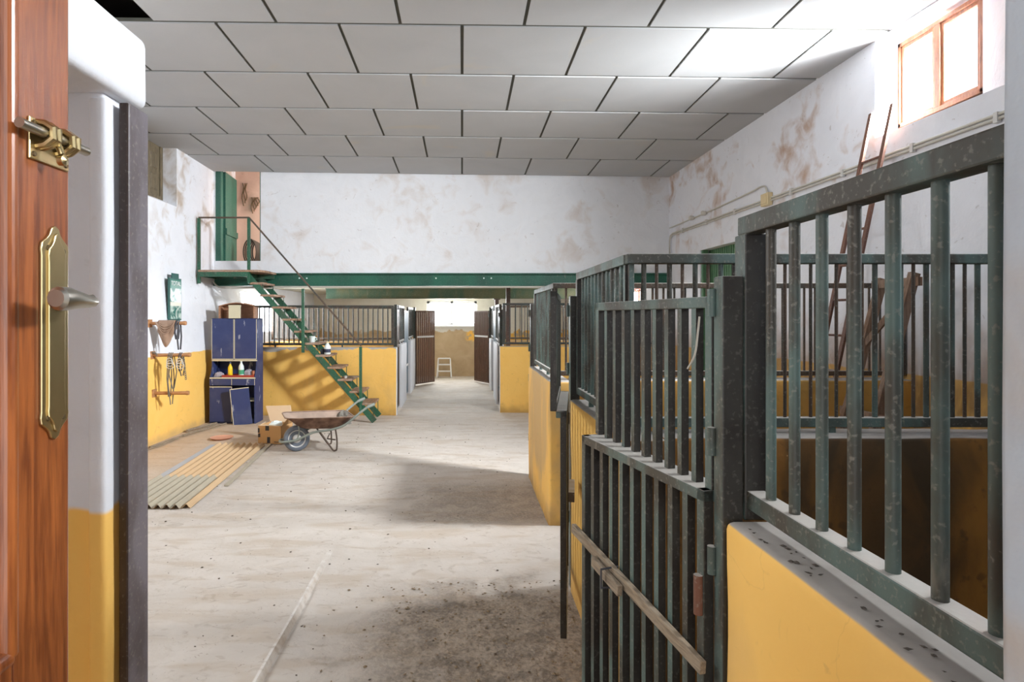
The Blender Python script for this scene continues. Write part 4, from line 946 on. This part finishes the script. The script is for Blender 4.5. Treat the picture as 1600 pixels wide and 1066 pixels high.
tl = thing('trestle', 'old wooden frame with two slanting legs leaning in the second stall', 'trestle', (2.8, 4.3, 0))
for y, xt, zt in ((4.08, 3.10, 1.90), (4.42, 3.12, 1.88)): mk('trestle_leg', MB().bar((2.62, y, 0), (xt, y, zt), .04, .06, (1, 0, 0)), 'trestle', tl)
for z_, f in ((1.84, .97), (.9, .48)): mk('cross_piece', MB().bar((2.62+.49*f, 4.02, z_), (2.62+.49*f, 4.48, z_), .03, .06), 'trestle', tl)
mk('brace', MB().bar((2.62+.49*.96, 4.09, 1.80), (2.62+.49*.75, 4.41, 1.4), .02, .04), 'trestle', tl)
# cable sagging under the landing
tag(mk('cable', MB().tube(smooth_path([(-3.95, 9.45, 2.16), (-3.86, 9.4, 2.08), (-3.7, 9.4, 2.05), (-3.3, 9.45, 2.06), (-3.0, 9.5, 2.05)], 5), .012, 8), 'pipe', smooth=True), 'pale cable sagging under the stair landing', 'cable')
# loft: hose coil and hanging tack
mb = MB()
for k in range(6): mb.tube([(-3.60+(.02*k)+(.11-.006*k)*math.cos(a), 10.1+.012*k, 2.70+(.215-.01*k)*math.sin(a)) for a in [2*PI*q/28 for q in range(28)]], .012, 8, closed=True)
tag(mk('hose_coil', mb, 'hose', smooth=True), 'coil of dark hose standing in the loft doorway', 'hose')
for k, (x, z0, z1, lab) in enumerate(((-3.86, 3.55, 3.95, 'pair of thin ropes hanging high on the peach loft wall'), (-3.70, 3.42, 3.70, 'tangle of rope hanging lower right on the peach loft wall'))):
    mb = MB()
    for j in range(3+2*k): mb.tube([(x+.03*j+.015*math.sin(q*1.3+j), 10.475, z1-(z1-z0)*(q/6)*(1-.12*j)) for q in range(7)], .010, 6)
    tag(mk('hanging_rope', mb, 'rope', smooth=True), lab, 'rope', 'ropes in the loft')

mb = MB(); mb.tube(smooth_path([(.628, 1.575, 1.60), (.622, 1.57, 1.56), (.616, 1.575, 1.50), (.606, 1.60, 1.46)], 5), .0025, 6)
tag(mk('cobweb_strand', mb, 'cobweb', smooth=True), 'pale dusty strand hanging from the top rail of the nearest gate', 'cobweb')
# ------------------------------------------------------------------ loose stuff
def bits(name, n, fn, mat, lab, cat, s0, s1):
    mb = MB()
    for _ in range(n):
        x, y, z = fn(); s_ = random.uniform(s0, s1); a = random.uniform(0, PI); e = random.uniform(.3, 1)
        vs = []
        for dx, dy, dz in ((1, 0, .3), (0, e, .3), (-1, 0, .3), (0, -e, .3), (0, 0, .8*e), (0, 0, -.1)):
            vs.append((x+s_*(dx*math.cos(a)-dy*math.sin(a)), y+s_*(dx*math.sin(a)+dy*math.cos(a)), z+s_*dz))
        mb.add(vs, [(0, 1, 4), (1, 2, 4), (2, 3, 4), (3, 0, 4), (1, 0, 5), (2, 1, 5), (3, 2, 5), (0, 3, 5)])
    o = tag(mk(name, mb, mat), lab, cat); o['kind'] = 'stuff'; return o
def fl():
    x = min(.60, random.gauss(.15, .4)); y = random.uniform(2.2, 3.65); return x, y, floor_z(x, y)
def fl2():
    x = random.uniform(-2.6, .6); y = random.uniform(2.4, 9); return x, y, floor_z(x, y)
bits('straw_litter', 500, fl, 'straw', 'trodden brown straw and manure before the nearest gate', 'litter', .004, .013)
bits('floor_dirt', 260, fl2, 'clay', 'scattered dark specks of dirt on the pale floor', 'dirt', .004, .012)
bits('sill_dirt', 34, lambda: (random.uniform(.66, .70), random.uniform(.72, 1.42), WT+.001), 'droppings', 'dark crumbs on the dusty top of the nearest yellow wall', 'dirt', .003, .008)
